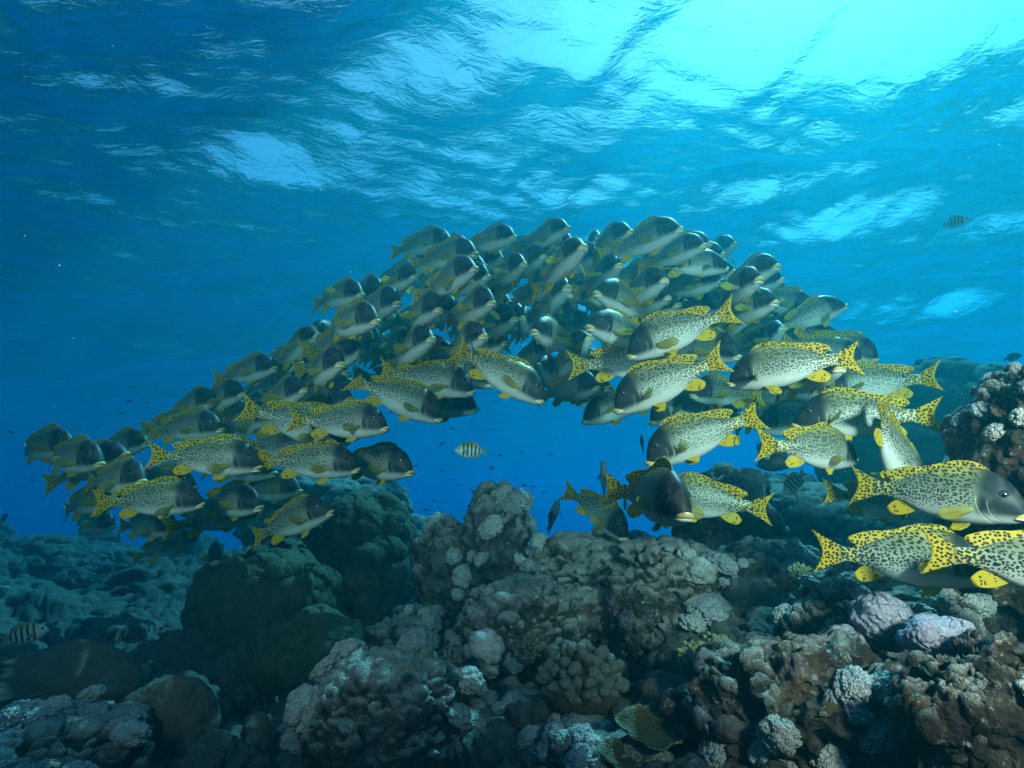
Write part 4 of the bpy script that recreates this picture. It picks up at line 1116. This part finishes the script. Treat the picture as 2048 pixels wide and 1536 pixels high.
 (765, 580, 142, 55, 2, .15, S + 'on the upper left edge, right one of the pair by the biggest fish', dict(k=1.04)),
 (725, 588, 142, 44, 4, .15, S + 'on the upper left edge, left one of the pair, tail to the left', {}),
 (1031, 636, 165, 50, 4, .15, S + 'shaded one with light green fin left of the thin face-on fish', dict(k=1.1)),
 (1005, 583, 150, 52, 2, .15, S + 'shaded one right behind the hump-backed one', dict(k=1.15)),
 (1030, 563, 150, 50, 2, .15, S + 'shaded one with brown lips between crest and middle row', dict(k=1.18)),
 (1135, 565, 150, 40, 6, .15, S + 'shaded with green dorsal edge left of the upper pale one', dict(k=1.12)),
 (1137, 572, 162, 60, 25, .15, S + 'nose-up shaded one beside the upper pale one', dict(k=1.2)),
 (1181, 672, 172, 50, 28, .15, S + 'shaded nose-up one behind the lower pale one', dict(k=1.2)),
 (1103, 696, 150, 50, 6, .15, S + 'shaded face below the white-sided one', dict(k=1.15)),
]
for row in SCHOOL:
    x, y, l, h, p, b, lab, ex = row
    put_fish(x, y, l, h, p, b, lab, **ex)
_rf = random.Random(9)
_fill = [(860, 580), (905, 560), (1060, 590), (1090, 560), (1120, 620), (1150, 650), (1220, 600), (1250, 620), (1290, 540), (1400, 560), (1430, 620), (1460, 590), (1500, 610), (1530, 640), (1420, 660), (1090, 680),
         (1010, 650), (940, 640), (820, 650), (790, 690), (700, 690), (660, 700), (1230, 700), (1160, 720), (1310, 650), (1400, 690), (1560, 700), (1590, 720), (960, 720), (900, 720), (1440, 840), (1510, 835), (640, 760), (560, 800),
         (890, 510), (925, 540), (980, 500), (1030, 505), (1075, 480), (1110, 500), (1140, 520), (1180, 540), (1210, 560), (1260, 560), (1310, 520), (1350, 510), (1390, 530), (1420, 510), (1480, 560), (1510, 580), (1535, 570),
         (840, 540), (800, 560), (760, 620), (720, 650), (690, 640), (660, 670), (620, 720), (580, 760), (540, 780), (500, 810), (450, 830), (980, 620), (1080, 640), (1240, 650), (1340, 640), (1380, 620), (1480, 660), (1550, 660), (1610, 690), (1640, 710)]
for x, y in _fill:
    put_fish(x + _rf.uniform(-10, 10), y + _rf.uniform(-8, 8), _rf.uniform(130, 150), _rf.choice((35, 45, 50, 55, 60, 130)) + _rf.uniform(-8, 8), _rf.uniform(-4, 18), .15,
             S + 'half hidden in the dark middle of the school behind nearer fish', anchor='c', k=_rf.uniform(1.15, 1.45), group='spotted fish hidden deep in the school')
# ------------------------------------------------------------------ other fish
def other_fish(kind, prof_top, prof_bot, prof_w, mat, fin_mat, tail_len, tail_half, dors_h, fork, uend=.80):
    """body + tail, dorsal, anal, pectorals, eyes of a small reef fish; a dict of meshes"""
    t, bt, w = curve(prof_top), curve(prof_bot), curve(prof_w)
    d = {'body': body_mesh(kind, .15, mat, t, bt, w, uend, 48, 22)}
    nr, nc = 8, 17
    q = np.linspace(0, 1, nr)[:, None]; s = np.linspace(-1, 1, nc)[None, :]
    edge = uend + tail_len * (1 - fork + fork * np.abs(s) ** 1.5)
    u = uend - .03 + (edge - uend + .03) * q; hf = float(t(uend)) * .95
    z = s * (hf + (tail_half - hf) * q ** 1.1) + (float(t(uend)) + float(bt(uend))) / 2
    P = np.stack([u + 0 * s, 0 * u, z + 0 * u], -1).reshape(-1, 3)
    d['tail_fin'] = sheet('tail_fin', P, nr, nc, fin_mat, (0.006 * (1 - q) ** 2 + .001 + 0 * s).ravel(), np.stack([q + 0 * s, s + 0 * q], -1).reshape(-1, 2), .15)
    for nm, prof, sg in (('dorsal_fin', t, 1), ('anal_fin', bt, -1)):
        a0, a1 = (.26, uend - .06) if sg > 0 else (.48, uend - .06)
        ub = np.linspace(a0, a1, 20)[None, :]; q2 = np.linspace(0, 1, 7)[:, None]
        x = (ub - a0) / (a1 - a0)
        hh = dors_h * (0.45 + .55 * sstep(.25, .8, x)) * np.minimum(1, 6 * (x + .02)) * (1 - .5 * sstep(.85, 1, x))
        P = np.stack([ub + q2 * hh * 0.9, 0 * (ub + q2), prof(ub) - sg * .012 + sg * q2 * (hh + .012)], -1).reshape(-1, 3)
        d[nm] = sheet(nm, P, 7, 20, fin_mat, (0.005 * (1 - q2) ** 2 + .0009 + 0 * ub).ravel(), np.stack([q2 + 0 * ub, x * 3 + 0 * q2], -1).reshape(-1, 2), .15)
    d['eye'] = {sd: eye_mesh(sd, M_EYE, .11, float(t(.11)) * .42, .032, float(w(.11)) * .80) for sd in (1, -1)}
    d['pectoral_fin'] = fan_mesh('pectoral_fin', fin_mat, .15, .08, .2)
    d['pect_at'] = (.27, float(w(.27)) * .96)
    return d
def put_other(kind, d, px, py, lpx, heading, pitch, label, cat='fish', L=.16, group=None, detail=True, k=1.0):
    depth = F_PX * L / lpx * k
    rot = frame_at(px, py, heading, pitch, 0)
    root = bpy.data.objects.new(kind, d['body']); COL.objects.link(root)
    root.matrix_world = Matrix.Translation(at(px, py, depth)) @ rot.to_4x4() @ Matrix.Scale(L * k, 4)
    tag(root, label, cat, group)
    def kid(nm, me, loc=None, r_=None):
        o = bpy.data.objects.new(nm, me); COL.objects.link(o); o.parent = root
        if loc: o.location = loc
        if r_: o.rotation_euler = r_
    kid('tail_fin', d['tail_fin'])
    kid('dorsal_fin', d['dorsal_fin']); kid('anal_fin', d['anal_fin'])
    if detail:
        for sd in (1, -1):
            kid('eye', d['eye'][sd])
            kid('pectoral_fin', d['pectoral_fin'], (U0 - d['pect_at'][0], sd * d['pect_at'][1], -.03), (0, R(-15), -R(28) * sd))
    return root

def mat_banded():
    n = NT('banded_skin')
    vec, u, y, z = rest_xyz(n)
    w = n.n('ShaderNodeTexNoise', {'Vector': vec, 'Scale': 9.0, 'Detail': 2.0}).outputs[0]
    uu = n.math('ADD', u, n.math('MULTIPLY', n.math('SUBTRACT', w, .5), .035))
    c = n.mix(n.ss(0.02, .17, z), (.50, .54, .54), (.36, .36, .12))
    bars = None
    for x in (.275, .395, .515, .635, .745):
        b = n.math('SUBTRACT', 1.0, n.ss(.020, .032, n.math('ABSOLUTE', n.math('SUBTRACT', uu, x))))
        bars = b if bars is None else n.math('MAXIMUM', bars, b)
    c = n.mix(n.math('MULTIPLY', bars, n.ss(-.215, -.12, z)), c, (.012, .014, .02))
    sc = n.n('ShaderNodeTexVoronoi', {'Vector': vec, 'Scale': 55.0}).outputs['Distance']
    b = n.n('ShaderNodeBump', {'Height': sc, 'Strength': .2, 'Distance': .004}).outputs[0]
    return n.surf(n.n('ShaderNodeBsdfPrincipled', {'Base Color': c, 'Roughness': .45, 'Normal': b}))
OVAL_T = [(0, -.01), (.02, .03), (.07, .085), (.15, .15), (.25, .205), (.38, .23), (.5, .215), (.62, .165), (.72, .095), (.78, .06), (.84, .055)]
OVAL_B = [(0, -.02), (.02, -.05), (.07, -.09), (.15, -.14), (.25, -.19), (.38, -.22), (.5, -.205), (.62, -.155), (.72, -.09), (.78, -.06), (.84, -.055)]
OVAL_W = [(0, .004), (.02, .018), (.07, .040), (.15, .06), (.25, .074), (.38, .078), (.5, .068), (.62, .045), (.72, .024), (.78, .014), (.84, .007)]
SLIM_T = [(0, 0), (.02, .02), (.08, .055), (.18, .095), (.3, .12), (.42, .12), (.55, .10), (.68, .06), (.76, .038), (.84, .036)]
SLIM_B = [(0, -.01), (.02, -.03), (.08, -.06), (.18, -.095), (.3, -.115), (.42, -.115), (.55, -.095), (.68, -.055), (.76, -.036), (.84, -.036)]
SLIM_W = [(0, .004), (.02, .015), (.08, .035), (.18, .052), (.3, .06), (.42, .058), (.55, .045), (.68, .026), (.76, .014), (.84, .007)]
M_SFIN = mat_fin('banded_fin', 0, ybase=(.30, .34, .36), trans=.35)
M_BLUF = mat_fin('dark_fin', 0, ybase=(.05, .055, .06), trans=.1, dark=.6)
M_DARK = mat_simple('dark_fish', (.030, .032, .036), .5, .4, .5, 12)
M_SILV = mat_simple('blue_grey_fish', (.20, .26, .30), .4, .5, .4, 9)
M_ANTH = mat_simple('small_fish', (.10, .075, .06), .5, .4, .4, 12)
M_WHITE = mat_simple('white_fish', (.75, .74, .66), .45, .4, .2, 9)
M_WHF = mat_fin('white_fin', 0, ybase=(.72, .70, .55), trans=.4)
M_ANF = mat_fin('small_fin', 0, ybase=(.16, .11, .07), trans=.4)
BAND = other_fish('sergeant_fish', OVAL_T, OVAL_B, OVAL_W, mat_banded(), M_SFIN, .20, .15, .075, .35)
OVDK = other_fish('dark_fish', OVAL_T, OVAL_B, OVAL_W, M_DARK, M_BLUF, .18, .13, .07, .3)
SLDK = other_fish('slim_fish', SLIM_T, SLIM_B, SLIM_W, M_SILV, M_BLUF, .20, .12, .05, .45)
ANTH = other_fish('small_fish', SLIM_T, SLIM_B, SLIM_W, M_ANTH, M_ANF, .22, .13, .05, .6)
WHIT = other_fish('white_fish', OVAL_T, OVAL_B, OVAL_W, M_WHITE, M_WHF, .2, .14, .07, .3)
g = 'banded fish near the school'
B = lambda *a, **k: put_other('banded_fish', BAND, *a, group=g, **k)
B(937, 901, 66, 178, 2, 'black-barred silver fish alone in the blue opening under the arch')
B(1586, 968, 66, 205, -42, 'dark barred fish head-down between turning spotted fish and far rock', k=1.05)
B(55, 1268, 84, 14, 12, 'barred fish low over the reef at the left edge')
B(1916, 443, 48, 8, -4, 'faint barred fish alone high in the water at upper right')
B(1526, 905, 62, 62, -30, 'barred fish partly hidden left of the broad yellow tail', k=1.1)
B(-2, 1188, 50, 25, 40, 'barred fish cut by the left edge, only its tail fin in frame')
D = lambda *a, **k: put_other('dark_fish', OVDK, *a, **k)
D(1548, 925, 80, 185, -8, 'plain dark oval fish just below the broad yellow tail', L=.24)
D(1284, 886, 42, 100, 70, 'small dark fish seen edge-on left of the lowest yellow-tailed fish', L=.14)
D(1838, 724, 24, 25, 20, 'small dark fish in bright water above the far right reef, upper of two', L=.10)
D(1824, 752, 26, 20, 24, 'small dark fish in bright water above the far right reef, lower of two', L=.10)
D(2028, 714, 32, 15, 8, 'dark fish swimming just above the top of the right rock wall', L=.12)
D(8, 1036, 30, 60, 50, 'dark oval fish at the left edge over open blue water', L=.12)
D(728, 992, 17, -30, -20, 'small black fish above the right flank of the tall boulder coral', L=.08)
D(686, 1017, 20, 160, 5, 'small black fish in front of the top of the tall boulder coral', L=.08)
D(842, 1048, 15, 60, -50, 'small black fish hovering near the foot of the tall pinnacle', L=.08)
D(1250, 1004, 40, 95, -70, 'black and white small fish behind the diving dark-headed fish', L=.12, k=1.2)
D(88, 1348, 22, 150, -40, 'small black fish in front of the brown mound coral', L=.06)
T = lambda *a, **k: put_other('blue_grey_fish', SLDK, *a, **k)
T(1207, 958, 110, 88, 55, 'slim blue-grey fish hanging upright in blue water under the arch', L=.30)
T(1106, 1030, 110, 70, 40, 'blue-green fish rising behind the reef right of the tall pinnacle', L=.32)
T(1192, 1030, 70, 75, 50, 'dim blue fish half hidden behind the diving dark-headed fish', L=.28, k=1.2)
T(1014, 1482, 90, -100, -60, 'shadowy blue fish nosing down in the dark gully at the bottom', L=.2)
T(745, 1012, 40, 60, 55, 'slim dark fish swimming up beside the tall boulder coral', L=.16)
W = lambda *a, **k: put_other('pale_fish', WHIT, *a, **k)
W(726, 1292, 20, 165, 20, 'tiny pale fish in the dark gully right of the big boulder coral', L=.045)
W(554, 1398, 20, 110, 50, 'tiny pale fish in the gully above the thumb-shaped dome', L=.045)
W(375, 1396, 17, 70, 30, 'tiny pale fish at the shoulder of the brown dome coral', L=.04)
W(1297, 1332, 24, 60, 50, 'tiny white fish in the hole right of the finger coral', L=.05)
W(1515, 1442, 34, 10, 0, 'white-tailed small fish over the mottled rock in the right foreground', L=.055)
rs = random.Random(4)
SM = [(238, 824), (258, 803), (35, 972), (64, 889), (20, 862), (150, 900), (310, 770), (290, 805), (247, 828), (196, 855), (66, 958), (85, 935), (55, 880), (94, 925), (20, 940),
      (800, 905), (860, 900), (905, 858), (885, 890), (835, 930), (797, 918), (770, 972), (801, 990), (788, 1000), (808, 1010), (775, 1020), (770, 985), (745, 960), (792, 960), (814, 965), (830, 985), (760, 1040), (848, 1022), (860, 1035),
      (900, 957), (885, 940), (915, 968), (985, 938), (1010, 948), (940, 980), (1050, 972), (1068, 975), (1058, 1010), (1066, 1030), (1243, 972), (1250, 985), (1100, 908), (1040, 905), (868, 1000), (820, 1050), (795, 1042),
      (710, 905), (722, 897), (980, 935), (1000, 910), (1085, 985), (1278, 1010), (1300, 1002), (1820, 730), (1660, 1000)]
for x, y in SM:
    put_other('small_fish', ANTH, x + rs.uniform(-3, 3), y + rs.uniform(-3, 3), rs.uniform(9, 15), rs.choice((10, 20, -15, 165, 190, 60)) + rs.uniform(-15, 15), rs.uniform(-35, 35),
              'tiny dark reef fish, a speck in the open blue water', L=.075, group='tiny dark fish scattered in open water', detail=False)
# ------------------------------------------------------------------ drifting specks
def build_specks():
    rng = np.random.default_rng(31)
    P, F = ico(1)
    VV, FF = [], []
    for i in range(700):
        d = rng.uniform(.7, 5.5)
        c = np.array(at(rng.uniform(-300, 2350), rng.uniform(-200, 1150), d))
        r = rng.uniform(.0005, .0013) * (0.6 + .28 * d)
        VV.append(P * r * rng.uniform(.6, 1.3, 3) + c); FF.append(F + i * len(P))
    o = link('drifting_specks', mesh_from('drifting_specks', np.vstack(VV), np.vstack(FF)), mat_simple('speck', (.55, .55, .52), .8, .2))
    tag(o, 'fine pale specks of plankton drifting in the water', 'plankton', kind='stuff')
build_specks()
